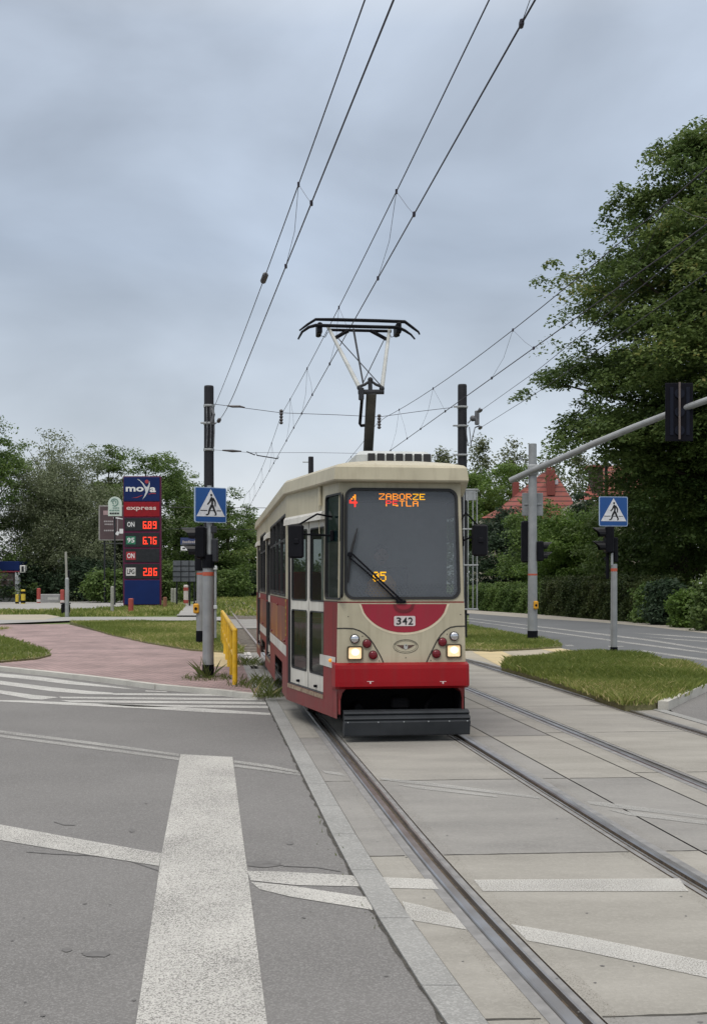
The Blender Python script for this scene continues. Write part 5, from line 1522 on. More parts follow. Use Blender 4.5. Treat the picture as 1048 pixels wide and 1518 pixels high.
# mast arm with vehicle signal
o, X, Y, zt = steel_pole('signal_mast', 'tall grey mast with a long rising arm and a signal head seen from behind', 789, 950, .05, None, None)
mb = MB(); mb.tube([(0, 0, 0), (0, 0, zt(658))], [.14, .115], 18); mb.build('pole', mat('post_grey', (.29, .30, .31)), o)
mb = MB(); mb.tube([(0, 0, 0), (0, 0, zt(935))], .147, 18); mb.build('base_sleeve', black_m, o)
mb = MB(); mb.tube([(0, 0, zt(853)), (0, 0, zt(850.5))], .137, 18); mb.build('orange_band', orange_m, o)
off = Vector((X, Y, .05))
arm_y = lambda px: Y - .18 - (px - 790) / 258 * 3.2
pa = [(756, 712.5), (790, 697), (830, 680), (880, 657.5), (940, 633), (1000, 610), (1048, 593), (1110, 573), (1170, 556)]
mb = MB(); mb.tube([AT(a, b, arm_y(a)) - off for a, b in pa], [.085, .09, .09, .09, .088, .085, .085, .08, .075], 14); arm = mb.build('arm', mat('post_grey', (.29, .30, .31)), o)
mb = MB(); mb.bbox((0, -.1, zt(697)), (.3, .16, .3), .03); mb.build('arm_clamp', galv, o)
ya = arm_y(1005) - .14
mb = MB(); c_ = AT(1006, 611, ya - .02) - off; mb.bbox(c_, (.72, .05, 1.52), .04); bb_ = mb.build('backing_board', mat('board_black', (.008, .008, .012), rough=.6, spec=.06), o)
mb = MB()
for z in (.48, 0, -.48): mb.bbox(c_ + Vector((0, .09, z)), (.36, .16, .42), .04)
mb.build('signal_head', black_m, bb_)
mb = MB()
for z in (.48, 0, -.48): mb.tube([c_ + Vector((0, -.02, z)), c_ + Vector((0, -.06, z))], .13, 14)
for x in (-.2, .22): mb.bbox(c_ + Vector((x, -.03, .02)), (.09, .03, 1.25), .01)
mb.build('head_ribs', mat('board_rib', (.014, .016, .026), rough=.6, spec=.06), bb_)
mb = MB(); mb.tube([c_ + Vector((-.02, -.12, .76)), c_ + Vector((-.02, -.12, -.72))], .028, 8); mb.build('hanger', mat('hanger_brown', (.13, .10, .09), rough=.6), bb_)
mb = MB(); mb.bbox((.03, .2, zt(747)), (.6, .04, .66), .02); mb.bbox((.03, .17, zt(747)), (.5, .03, .05), .01); mb.build('sign_back', mat('sign_back_grey', (.24, .255, .265), (.2, .21, .22), rough=.5, metal=.2), o)
mb = MB(); mb.bbox((-.17, .15, zt(803)), (.26, .24, 1.2), .04); mb.build('vehicle_signal', black_m, o)
signal_head(o, (.21, 0, zt(817)), 1, 2, 1.05)
button(o, (.07, -.15, zt(897)), 1.2)
# thin pole behind the arm
t_ = thing('thin_pole', 'thin dark pole rising behind the arm of the grey signal mast', 'pole', (XX(898, 63.5), 63.5, 0))
mb = MB(); mb.tube([(0, 0, 0), (0, 0, ZZ(646, 63.5))], [.11, .08], 10); mb.build('pole', dark_grey, t_)
mb = MB(); mb.tube([(0, 0, ZZ(646, 63.5)), (0, 0, ZZ(640, 63.5))], .09, 8); mb.build('cap', dark_grey, t_)

# ------------------------------------------------------------------ yellow railing beside the track
X0r, Y0r = G(348.5, 1015, PH)[:2]
rg = thing('railing', 'yellow tubular railing beside the track between the pavement and the tram', 'railing', (X0r, Y0r, PH))
n_ = 7
pos = [Vector((-.130 * 2.0 * k, 2.0 * k, 0)) for k in range(n_)]
HR = .88
for k, p in enumerate(pos):
    mb = MB(); mb.tube([p + Vector((0, 0, -.1)), p + Vector((0, 0, HR))], .042, 12); mb.build('post', yellow_m, rg)
mb = MB(); mb.tube([pos[0] + Vector((0, 0, HR)), pos[-1] + Vector((0, 0, HR))], .042, 12); mb.ball(pos[0] + Vector((0, 0, HR)), .044, 12, 8); mb.build('top_rail', yellow_m, rg)
mb = MB(); mb.tube([pos[0] + Vector((0, 0, HR * .5)), pos[-1] + Vector((0, 0, HR * .5))], .03, 12); mb.build('middle_rail', yellow_m, rg)

# ------------------------------------------------------------------ price pylon of the petrol station
Yp = 79.0
pk = lambda px, py, dy=0.: (XX(px, Yp), Yp - .12 - dy, ZZ(py, Yp))
py_ = thing('price_pylon', 'tall blue and red petrol price pylon with glowing red digits', 'price sign', (XX(212, Yp), Yp, -.09))
off = Vector(py_.location)
navy = mat('pylon_blue', (.004, .018, .10), (.004, .015, .085), rough=.6, scale=1, spec=.2)
pred = mat('pylon_red', (.26, .008, .016), (.21, .007, .014), rough=.6, spec=.2)
dgrey = mat('pylon_grey', (.028, .03, .035), (.022, .024, .028), rough=.6, spec=.12)
def panel(name, x0, x1, y0, y1, m, par=None, dep=.3, dy=0.):
    a, b = Vector(pk(x0, y1)) - off, Vector(pk(x1, y0)) - off
    mb = MB(); mb.bbox(((a.x + b.x) / 2, a.y + dep / 2 - dy, (a.z + b.z) / 2), (b.x - a.x, dep, b.z - a.z), .015)
    return mb.build(name, m, par or py_)
panel('frame', 183.6, 239.5, 706, 897, mat('pylon_edge', (.10, .014, .05), rough=.6, spec=.2), None, .26, -.04)
p_top = panel('logo_panel', 184.5, 237.5, 707.5, 743, navy)
p_exp = panel('name_panel', 184.5, 237.5, 744.5, 766, pred)
rows = [panel('price_row', 185.5, 237, a, b, dgrey) for a, b in ((768, 787), (790, 811), (813.5, 833.5), (836, 858))]
panel('lower_panel', 185.5, 237.5, 860, 896, navy)
for a in (187, 232):
    q = Vector(pk(a + 1, 897)) - off
    mb = MB(); mb.tube([(q.x, .15, q.z), (q.x - .1, .15, 0)], [.15, .3], 6); mb.build('foot', dark_grey, py_)
def ptext(body, x0, x1, y0, y1, m, par, name='lettering', bold=.0, dy=.02):
    a, b = Vector(pk(x0, y1, dy)) - off, Vector(pk(x1, y0, dy)) - off
    mb = MB(); put_text(mb, body, lambda s_, t_: (a.x + (b.x - a.x) * s_, a.y, a.z + (b.z - a.z) * t_), bold); return mb.build(name, m, par)
def pshape(pts, m, par, name, dy=.02):
    mb = MB(); mb.quad(*[Vector(pk(a, b, dy)) - off for a, b in pts]); return mb.build(name, m, par)
let_w = mat('letter_white', (.72, .72, .74), rough=.4)
let_s = mat('letter_silver', (.55, .57, .62), rough=.35)
ptext('mo', 187.5, 214, 722, 729, let_w, p_top, bold=.03)
ptext('a', 223, 232, 722.5, 730, let_w, p_top, bold=.03)
pshape([(204, 710.2), (207, 711), (213, 716), (217, 721.5), (219.5, 722), (221.5, 718), (222.2, 713), (223.2, 717), (222.3, 724), (220, 730), (216.5, 736), (212, 741), (215, 735), (216.8, 730), (215.8, 725), (212.5, 718.5), (208.5, 713.5)], let_s, p_top, 'figure_mark', .025)
pshape([(x, y) for x, y in circ(218.6, 714.2, 2.9, 14)], mat('mark_red', (.35, .03, .05), rough=.4), p_top, 'figure_dot')
pshape([(196, 738.5), (204, 737), (212, 734), (212, 734.9), (204, 738.2)], mat('mark_red', (.35, .03, .05)), p_top, 'swoosh')
pshape([(221.5, 732.2), (227, 731), (232, 731.3), (232, 732.3), (226, 732.2), (221, 733.2)], mat('mark_red', (.35, .03, .05)), p_top, 'swoosh')
ptext('express', 188.5, 232.5, 751.5, 758, mat('letter_pink', (.66, .5, .48), rough=.4), p_exp, bold=.02)
seg = {'6': 'acdefg', '8': 'abcdefg', '9': 'abcdfg', '7': 'abc', '2': 'abdeg', '0': 'abcdef', '5': 'acdfg', '1': 'bc'}
dig_m = mat('digit_red', (.03, .0, .0), rough=.4, emit=(1, .05, .02), estr=1.7)
def digits(txt, x0, y0, x1, y1, par):
    mb = MB(); n = sum(ch != '.' for ch in txt); wd = (x1 - x0) / n; k = 0
    def bar(xa, ya, xb, yb): mb.quad(*[Vector(pk(a, b, .02)) - off for a, b in ((xa, ya), (xb, ya), (xb, yb), (xa, yb))])
    for ch in txt:
        a = x0 + k * wd
        if ch == '.': bar(a - 1.75, y1 - 1.7, a - .35, y1); continue
        b = a + wd * .7; t = 1.4; m = (y0 + y1) / 2
        for s_ in seg[ch]:
            {'a': lambda: bar(a, y0 + t, b, y0), 'g': lambda: bar(a, m + t / 2, b, m - t / 2), 'd': lambda: bar(a, y1, b, y1 - t), 'f': lambda: bar(a, m - .25, a + t, y0 + .3),
             'b': lambda: bar(b - t, m - .25, b, y0 + .3), 'e': lambda: bar(a, y1 - .3, a + t, m + .25), 'c': lambda: bar(b - t, y1 - .3, b, m + .25)}[s_]()
        k += 1
    mb.build('price_digits', dig_m, par)
digits('6.89', 213, 773, 235.2, 784, rows[0]); digits('6.76', 213, 796, 235.2, 807, rows[1]); digits('2.86', 213.5, 842, 236, 853.5, rows[3])
for k, (txt, m, tm) in enumerate((('ON', mat('tag_black', (.02, .022, .025), rough=.4), let_w), ('95', mat('tag_green', (.02, .16, .09), rough=.4), let_w), ('ON', mat('tag_red', (.35, .02, .03), rough=.4), let_w), ('LPG', mat('tag_white', (.6, .58, .58), rough=.4), sign_black))):
    y = (771.5, 795, 818, 841.5)[k]
    b_ = pshape([(188, y + 12), (202, y + 12), (202, y), (188, y)], m, rows[k], 'fuel_tag', .02)
    ptext(txt, 189.6, 200.5, y + 2.2, y + 9.6, tm, b_, 'fuel_name', .02, .03)

# billboard, rounded board, street-name plate, backs of road signs
def board(name, label, cat, x0, x1, y0, y1, Y, m, legs, shape=None, z0=-.09, dep=.12, leg_m=None):
    o = thing(name, label, cat, (XX((x0 + x1) / 2, Y), Y, z0))
    of = Vector(o.location)
    mb = MB(); pts = shape or [(x0, y1), (x1, y1), (x1, y0), (x0, y0)]
    mb.slab([(XX(a, Y), ZZ(b, Y)) for a, b in pts], -of + Vector((0, Y - dep / 2, 0)), (1, 0, 0), (0, 0, 1), (0, 1, 0), dep)
    p = mb.build('panel', m, o)
    for a in legs:
        mb = MB(); q = XX(a, Y) - of.x; mb.tube([(q, .05 + dep, 0), (q, .05 + dep, ZZ(y0 + 2, Y) - z0)], .06 * Y / 80, 8); mb.build('leg', leg_m or dark_grey, o)
    return o, p, of
def bshape(p, of, Y, pts, m, name, dy=.1):
    mb = MB(); mb.quad(*[Vector((XX(a, Y), Y - dy, ZZ(b, Y))) - of for a, b in pts]); return mb.build(name, m, p)
bo_, p, of = board('billboard', 'brown advertising billboard partly hidden behind the petrol price pylon', 'billboard', 147, 190, 749, 801, 96, mat('board_frame', (.27, .26, .25), rough=.6), (155, 183))
f_ = bshape(p, of, 96, [(149, 799.5), (190, 799.5), (190, 751), (149, 751)], mat('board_brown', (.075, .045, .05), (.06, .036, .04), rough=.5, scale=1), 'poster', .08)
pale = mat('print_pale', (.33, .30, .31), rough=.5); pale2 = mat('print_pink', (.35, .24, .25), rough=.5)
for q in (((154, 763.5), (165, 763.5), (165, 757), (154, 757)),): bshape(f_, of, 96, q, pale2, 'print_block', .1)
for y, a, b in ((773, 155, 169), (777.3, 156, 169), (786.5, 155, 170)):
    for k in range(5):
        xa = a + (b - a) * k / 5
        bshape(f_, of, 96, [(xa, y + 1.1), (xa + (b - a) / 6.2, y + 1.1), (xa + (b - a) / 6.2, y - 1.1), (xa, y - 1.1)], pale, 'print_stroke', .1)
bshape(f_, of, 96, [(168, 768), (183, 770), (183, 769), (172, 766.5)], let_w, 'print_block', .1)
bshape(f_, of, 96, [(174.6, 787), (175.8, 787), (175.8, 769), (174.9, 769)], pale, 'print_stroke', .105)
bshape(f_, of, 96, [(171, 792), (176, 794), (178, 789), (175, 787)], let_w, 'print_block', .1)
bshape(f_, of, 96, [(178, 791), (183.5, 791), (183.5, 784), (178, 784)], let_w, 'print_block', .1)
bshape(p, of, 96, [(150, 806), (190, 806), (190, 804.5), (150, 804.5)], mat('board_rail', (.2, .2, .2), rough=.6), 'catwalk', -.4)
sh = [(161, 765), (181, 765), (181, 747)] + [(171 + 10.2 * math.cos(R(a)), 747 - 10.8 * math.sin(R(a))) for a in range(10, 171, 16)] + [(161, 747)]
bo_, p, of = board('rounded_board', 'pale green round-topped board in front of the brown billboard', 'sign', 161, 181, 737, 765, 88, mat('board_mint', (.52, .60, .55), (.47, .55, .5), rough=.5), (170,), sh)
gm = mat('board_green', (.10, .22, .18), rough=.5)
def ring(cxp, cyp, r0, r1, a0, a1):
    mb = MB(); n = 20
    for k in range(n):
        t0, t1 = R(a0 + (a1 - a0) * k / n), R(a0 + (a1 - a0) * (k + 1) / n)
        mb.quad(*[Vector((XX(cxp + r * math.cos(t), 88), 88 - .1, ZZ(cyp - r * math.sin(t), 88))) - of for r, t in ((r0, t0), (r0, t1), (r1, t1), (r1, t0))])
    mb.build('spiral_mark', gm, p)
ring(170.5, 744.7, 4.6, 5.8, -120, 170); ring(170.2, 744.6, 2.0, 3.0, -40, 260)
for y, a, b in ((753, 168, 178), (756.5, 163, 178.5), (761, 163.5, 178)):
    for k in range(4):
        xa = a + (b - a) * k / 4
        bshape(p, of, 88, [(xa, y + (1.1 if y > 760 else .6)), (xa + (b - a) / 4.8, y + (1.1 if y > 760 else .6)), (xa + (b - a) / 4.8, y - (1.1 if y > 760 else .6)), (xa, y - (1.1 if y > 760 else .6))], gm if y < 760 else sign_black, 'print_stroke')
bo_, p, of = board('street_name_sign', 'blue street name plate with a white plate below, left of the crossing signal', 'street sign', 268, 293, 797, 808, 48, mat('plate_blue', (.02, .035, .12), rough=.4), (292,), dep=.04)
for k in range(7):
    xa = 271 + k * 2.9
    bshape(p, of, 48, [(xa, 805.2), (xa + 2.2, 805.2), (xa + 2.2, 802.2 - (k % 3 == 0) * .8), (xa, 802.2 - (k % 3 == 0) * .8)], mat('print_pale', (.33, .30, .31)), 'print_stroke', .03)
bshape(p, of, 48, [(268.5, 816), (279, 816), (279, 809.8), (268.5, 809.8)], let_w, 'white_plate', .02)
bshape(p, of, 48, [(271, 813.8), (275, 813.8), (275, 812), (271, 812)], sign_black, 'print_stroke', .03)
bo_, p, of = board('road_sign_back', 'grey ribbed back of a large road sign near the footpath', 'road sign', 257, 290, 831, 862, 84, mat('sign_back_dark', (.13, .14, .16), (.1, .11, .125), rough=.5), (262, 281, 288))
for y in (839, 847, 855):
    bshape(p, of, 84, [(257, y + .6), (290, y + .6), (290, y - .6), (257, y - .6)], dark_grey, 'rib', .09)
for x in (269, 281): bshape(p, of, 84, [(x - .6, 862), (x + .6, 862), (x + .6, 831), (x - .6, 831)], dark_grey, 'rib', .1)

# bollards, little posts, bin
def post(name, label, cat, px, y0, y1, Y, wd, mats_, group=None, bands=0):
    X = XX(px, Y); zb = -.09
    o = thing(name, label, cat, (X, Y, zb), 0, group)
    H = ZZ(y0, Y) - zb
    mb = MB(); mb.tube([(0, 0, 0), (0, 0, H * .96), (0, 0, H)], [wd, wd, wd * .6], 10); mb.build('shaft', mats_[0], o)
    for k in range(bands):
        mb = MB(); z = H * (.2 + .6 * k / max(1, bands - 1)); mb.tube([(0, 0, z - H * .08), (0, 0, z + H * .08)], wd * 1.06, 10); mb.build('band', mats_[1], o)
    return o
bred = mat('bollard_red', (.36, .06, .05), (.28, .05, .04), rough=.6, scale=8); bwh = mat('bollard_white', (.55, .5, .48), rough=.6); byel = mat('bollard_yellow', (.55, .42, .04), rough=.6)
post('bollard', 'red and white bollard at the left end of the low grey block', 'bollard', 58, 872, 892, 96, .16, (bred, bwh), 'bollards of the petrol station', 1)
post('bollard', 'red and white bollard behind the black bin and the slim grey signal post', 'bollard', 93, 874, 893, 94, .17, (bred, bwh), 'bollards of the petrol station', 1)
post('bollard', 'black and yellow bollard by the corner of the petrol kiosk', 'bollard', 35, 874, 894, 92, .17, (byel, black_m), 'bollards of the petrol station', 2)
post('bollard', 'black and yellow bollard under the white column of the petrol kiosk', 'bollard', 26, 881, 894, 92, .13, (byel, black_m), 'bollards of the petrol station', 1)
post('bollard', 'red bollard on the grass in front of the price pylon', 'bollard', 194.5, 887, 912, 66, .15, (bred, bwh), 'bollards of the petrol station')
post('bollard', 'short rusty red post on the grass right of the price pylon', 'bollard', 245, 885, 899, 76, .13, (mat('rust', (.2, .09, .05), rough=.8), bwh))
post('marker_post', 'slender pale concrete post on the grass left of the price pylon', 'post', 167, 869, 912, 66, .1, (mat('post_concrete', (.3, .3, .27), rough=.8), bwh))
post('marker_post', 'pale thin post in the grass right of the price pylon, left one of a pair', 'post', 255.5, 872, 889, 92, .1, (mat('post_concrete', (.3, .3, .27)), bwh))
post('marker_post', 'pale thin post in the grass right of the price pylon, right one of a pair', 'post', 259.5, 872, 889, 92, .1, (mat('post_concrete', (.3, .3, .27)), bwh))
post('barrier_post', 'red and white barrier post under the grey sign back', 'post', 276, 867, 890, 88, .18, (bwh, bred), None, 2)
o = post('signal_post', 'slim grey signal post with a black box beside the petrol forecourt', 'signal post', 100, 856, 914, 58, .1, (galv, black_m))
mb = MB(); mb.tube([(-.02, 0, ZZ(856, 58)), (-.06, 0, ZZ(818, 58) + .09)], .06, 8); mb.build('upper_tube', mat('post_concrete', (.3, .3, .27)), o)
mb = MB(); mb.bbox((0, .1, ZZ(849, 58)), (.2, .2, .45), .03); mb.build('signal_box', black_m, o)
t_ = thing('bin', 'black bin behind the slim grey signal post', 'bin', (XX(98, 62), 62, -.09))
mb = MB(); mb.bbox((0, 0, .33), (.42, .4, .62), .05); mb.build('body', black_m, t_); mb = MB(); mb.bbox((0, 0, .67), (.46, .44, .07), .03); mb.build('lid', dark_grey, t_)
t_ = thing('concrete_block', 'low grey concrete block between two bollards of the petrol station', 'block', (XX(75, 98), 98, -.09))
mb = MB(); mb.bbox((0, 0, .4), (1.75, .5, .75), .06); mb.build('block', mat('block_grey', (.27, .27, .27), rough=.8, scale=4), t_); mb = MB(); mb.box((.3, -.255, .4), (.9, .01, .22)); mb.build('label_plate', mat('plate_pale', (.42, .42, .4), rough=.6), t_)

# petrol kiosk at the left edge
Yk = 104.0
kk = thing('petrol_kiosk', 'petrol station kiosk with a blue fascia and white corner column at the left edge', 'kiosk', (XX(0, Yk), Yk, -.09))
of = Vector(kk.location)
def kb(name, x0, x1, y0, y1, m, dep, dy=0., par=None):
    a = Vector((XX(x0, Yk), Yk, ZZ(y1, Yk))) - of; b = Vector((XX(x1, Yk), Yk, ZZ(y0, Yk))) - of
    mb = MB(); mb.bbox(((a.x + b.x) / 2, dep / 2 - dy, (a.z + b.z) / 2), (b.x - a.x, dep, b.z - a.z), .03); return mb.build(name, m, par or kk)
kb('fascia', -140, 30, 832, 846, navy, 7, .2); kb('red_stripe', -140, 30, 846.2, 848.5, mat('stripe_red', (.3, .04, .07), rough=.5), 6.9, .16)
kb('wall', -140, 24, 849, 894, mat('kiosk_inside', (.11, .08, .08), (.07, .06, .06), rough=.7, scale=.9), 6.5, -.05)
kb('plinth', -140, 24, 886, 894, mat('plinth_grey', (.3, .3, .32), rough=.7), .3, .12)
for k in range(6): 
    w_ = kb('shop_window', -118 + k * 23.5, -96.5 + k * 23.5, 850, 886, mat('shop_glass', (.05, .062, .065), (.1, .06, .06), rough=.1, scale=1.3), .1, .06)
    for j in range(3): kb('shelf', -117 + k * 23.5, -97.5 + k * 23.5, 859 + 8 * j, 861 + 8 * j, mat('shelf_goods', (.24, .2, .19), (.07, .09, .09), rough=.7, scale=5), .06, .1, w_)
kb('column', 23.5, 30, 848, 894, mat('column_white', (.55, .56, .6), rough=.5), .5, .15)
ac = kb('cooling_unit', 30.5, 38, 838, 849, white_m, .7, .1); kb('grille', 33, 36.5, 839.5, 847.5, dark_grey, .1, .14, ac)

# ------------------------------------------------------------------ houses on the right
tile = bpy.data.materials.new('roof_tiles'); tile.use_nodes = True
t = tile.node_tree; bb = t.nodes['Principled BSDF']; bb.inputs['Roughness'].default_value = .75
tcn = t.nodes.new('ShaderNodeTexCoord'); sx_ = t.nodes.new('ShaderNodeSeparateXYZ'); t.links.new(tcn.outputs['Object'], sx_.inputs[0])
mf = t.nodes.new('ShaderNodeMath'); mf.operation = 'MULTIPLY'; mf.inputs[1].default_value = 2.6; t.links.new(sx_.outputs[2], mf.inputs[0])
fr = t.nodes.new('ShaderNodeMath'); fr.operation = 'FRACT'; t.links.new(mf.outputs[0], fr.inputs[0])
rr2 = t.nodes.new('ShaderNodeValToRGB'); el = rr2.color_ramp.elements
el[0].position = .1; el[0].color = (.07, .025, .022, 1); el[1].position = .32; el[1].color = (.33, .095, .075, 1)
t.links.new(fr.outputs[0], rr2.inputs[0])
nn = t.nodes.new('ShaderNodeTexNoise'); nn.inputs['Scale'].default_value = 3; t.links.new(tcn.outputs['Object'], nn.inputs['Vector'])
mm = t.nodes.new('ShaderNodeMix'); mm.data_type = 'RGBA'; mm.blend_type = 'MULTIPLY'; mm.inputs[0].default_value = .5
t.links.new(rr2.outputs[0], mm.inputs[6]); t.links.new(nn.outputs[1], mm.inputs[7]); t.links.new(mm.outputs[2], bb.inputs['Base Color'])
bpn = t.nodes.new('ShaderNodeBump'); bpn.inputs['Distance'].default_value = .05; t.links.new(fr.outputs[0], bpn.inputs['Height']); t.links.new(bpn.outputs[0], bb.inputs['Normal'])
chim = mat('chimney_brick', (.20, .05, .04), (.15, .04, .035), rough=.85, scale=8)
plaster = mat('house_plaster', (.42, .38, .31), (.36, .32, .27), rough=.85, scale=2)
Yh = 92.0
h = thing('house', 'house with a steep red tiled roof and brick chimney behind the garden bushes', 'house', (XX(790, Yh), Yh, -.09))
of = Vector(h.location)
hp = lambda px, py, dy=0.: Vector((XX(px, Yh + dy), Yh + dy, ZZ(py, Yh + dy))) - of
mb = MB()
rl, rr_ = hp(806, 700), hp(822, 700)                              # ridge
eL0, eR0 = hp(742, 752, -1.5), hp(858, 757, -1.5)
back = Vector((0, 9, 0))
mb.quad(hp(712, 768, -1.5), hp(735, 757, -1.3), eL0 + Vector((0, .3, 0)), rl, rl + back * .2, hp(742, 752, 8), hp(712, 768, 8))
mb.quad(hp(712, 768, -1.5), hp(760, 768, -2.2), hp(822, 778, -2.6), hp(864, 772, -2.4), eR0, rr_, rl, eL0 + Vector((0, .3, 0)), hp(735, 757, -1.3))
mb.quad(eR0, hp(864, 772, -2.4), hp(864, 772, 8), rr_ + back * .2, rr_)
mb.quad(hp(712, 768, 8), hp(742, 752, 8), rl + back * .2, rr_ + back * .2, hp(864, 772, 8))
rf = mb.build('roof', tile, h)
a = hp(807, 0); cz0, cz1 = ZZ(736, Yh), ZZ(698, Yh)
mb = MB(); mb.bbox((hp(812.5, 700).x, -.9, (cz0 + cz1) / 2 + .09), (.62, .7, cz1 - cz0), .03)
for k in range(3): mb.tube([(hp(808.5 + 4 * k, 700).x, -.9, cz1 + .05), (hp(808.5 + 4 * k, 700).x, -.9, cz1 + .3)], .09, 8)
mb.build('chimney', chim, rf)
mb = MB(); mb.bbox((hp(768, 722).x, 1.5, ZZ(722, Yh)), (.5, .5, 1.2), .03); mb.build('chimney', chim, rf)
mb = MB(); mb.bbox((hp(822, 715).x, -.6, ZZ(714, Yh)), (.28, .2, .42), .03); mb.build('roof_hatch', let_s, rf)
mb = MB(); mb.prism([(hp(716, 0).x, 0), (hp(858, 0).x, 0), (hp(858, 0).x, 7.5), (hp(716, 0).x, 7.5)], 0, ZZ(768, Yh)); mb.build('wall', plaster, h)
for px in (724, 745, 775, 800, 830):
    c_ = hp(px, 792); mb = MB(); mb.bbox((c_.x, -.03, c_.z), (.9, .1, 1.2), .01); w_ = mb.build('window', white_m, h); mb = MB(); mb.box((c_.x, -.085, c_.z), (.76, .01, 1.06)); mb.build('pane', mat('house_glass', (.03, .035, .04), rough=.1), w_)
Y2 = 80.0
h2 = thing('house', 'second red-roofed house with a dormer half hidden by the big dark tree', 'house', (XX(890, Y2), Y2, -.09))
of = Vector(h2.location); hq = lambda px, py, dy=0.: Vector((XX(px, Y2 + dy), Y2 + dy, ZZ(py, Y2 + dy))) - of
mb = MB(); mb.quad(hq(858, 741, -1), hq(1010, 735, -1), hq(1000, 690, 3), hq(893, 690, 3)); mb.quad(hq(858, 741, -1), hq(893, 690, 3), hq(900, 690, 5), hq(858, 741, 9)); mb.quad(hq(858, 741, 9), hq(900, 690, 5), hq(1000, 690, 5), hq(1010, 735, 9))
mb.quad(hq(893, 690, 3), hq(1000, 690, 3), hq(1000, 690, 5), hq(900, 690, 5))
rf = mb.build('roof', tile, h2)
mb = MB(); mb.prism([(hq(862, 0).x, 0), (hq(1004, 0).x, 0), (hq(1004, 0).x, 8), (hq(862, 0).x, 8)], 0, ZZ(741, Y2)); mb.build('wall', plaster, h2)
mb = MB(); mb.bbox((hq(884, 710).x, .4, ZZ(714, Y2)), (.75, 1.4, 2.0), .02); d_ = mb.build('dormer', mat('dormer_dark', (.05, .03, .025), rough=.8), h2)
mb = MB(); c_ = hq(884, 690); mb.box((c_.x, .3, ZZ(690, Y2) + .0), (1.2, 1.9, .12)); mb.build('dormer_roof', tile, h2)
mb = MB(); mb.tube([(hq(871, 0).x, -1.1, ZZ(741.5, Y2) + .09), (hq(1000, 0).x, -1.15, ZZ(741, Y2))], .09, 8); mb.build('gutter', dark_grey, h2)

# ------------------------------------------------------------------ trees, bushes and hedges
L_dark = leaf_mat('leaf_dark', (.058, .098, .028), (.13, .185, .052), (.21, .215, .07))
L_mid = leaf_mat('leaf_mid', (.055, .10, .026), (.14, .21, .055), (.20, .25, .08))
L_bright = leaf_mat('leaf_bright', (.05, .10, .018), (.14, .22, .045), (.22, .30, .08))
L_willow = leaf_mat('leaf_willow', (.105, .13, .07), (.185, .215, .125), (.23, .26, .16))
L_birch = leaf_mat('leaf_birch', (.08, .10, .05), (.17, .19, .10), (.26, .27, .17))
L_deep = leaf_mat('leaf_deep', (.022, .042, .024), (.052, .085, .045), (.075, .11, .058))
L_horn = leaf_mat('leaf_hornbeam', (.062, .105, .032), (.138, .19, .056), (.25, .235, .075))
L_hedge = leaf_mat('leaf_hedge', (.028, .048, .016), (.075, .095, .03), (.10, .085, .045))
def leaf_quads(C, rc, flat, per, size, r, droop=0., up=.5):
    """`per` leaf-shaped faces round each clump centre"""
    n = len(C) * per
    c = np.repeat(C, per, 0)
    g = r.normal(0, 1, (n, 3)); g /= np.linalg.norm(g, axis=1)[:, None] + 1e-9
    g *= (r.random(n) ** .45)[:, None]
    rr = np.repeat(rc, per)[:, None] if np.ndim(rc) else rc
    p = c + g * rr * np.array([1, 1, flat])
    if droop: p[:, 2] -= droop * (g[:, 0] ** 2 + g[:, 1] ** 2) * (rr[:, 0] if np.ndim(rr) else rr)
    nrm = r.normal(0, 1, (n, 3)); nrm[:, 2] = np.abs(nrm[:, 2]) + up; nrm += g * .8
    nrm /= np.linalg.norm(nrm, axis=1)[:, None]
    t = r.normal(0, 1, (n, 3)); t -= nrm * np.sum(t * nrm, 1)[:, None]; t /= np.linalg.norm(t, axis=1)[:, None]
    b = np.cross(nrm, t)
    s = size * (.55 + .9 * r.random(n))[:, None]
    V = np.stack([p - t * s * .62, p + b * s * .36 + nrm * s * .08, p + t * s * .62, p - b * s * .36 + nrm * s * .08], 1)
    return V.reshape(-1, 3), n
def crown_pts(prof, n, r, edge=.5, lump=.25, sq=1.):
    """clump centres in a crown given as (z, radius) rows; biased to the outside, with lumps and hollows"""
    z = np.array([p[0] for p in prof]); rad = np.array([p[1] for p in prof])
    o = np.argsort(z); z, rad = z[o], rad[o]
    zz = r.uniform(z[0], z[-1], n * 4); k = r.random(n * 4) * max(rad) ** 1.3 < np.interp(zz, z, rad) ** 1.3
    zz = zz[k][:n]; a = r.uniform(0, 2 * np.pi, len(zz)); ph = r.uniform(0, 6, 4)
    R_ = np.interp(zz, z, rad) * (1 + lump * (np.sin(3 * a + ph[0] + zz * .9) * .5 + np.sin(5 * a + ph[1] - zz * 1.7) * .35 + np.sin(2 * zz + ph[2]) * .3))
    u = r.random(len(zz)) ** edge
    return np.stack([R_ * u * np.cos(a), R_ * u * np.sin(a) * sq, zz], 1)
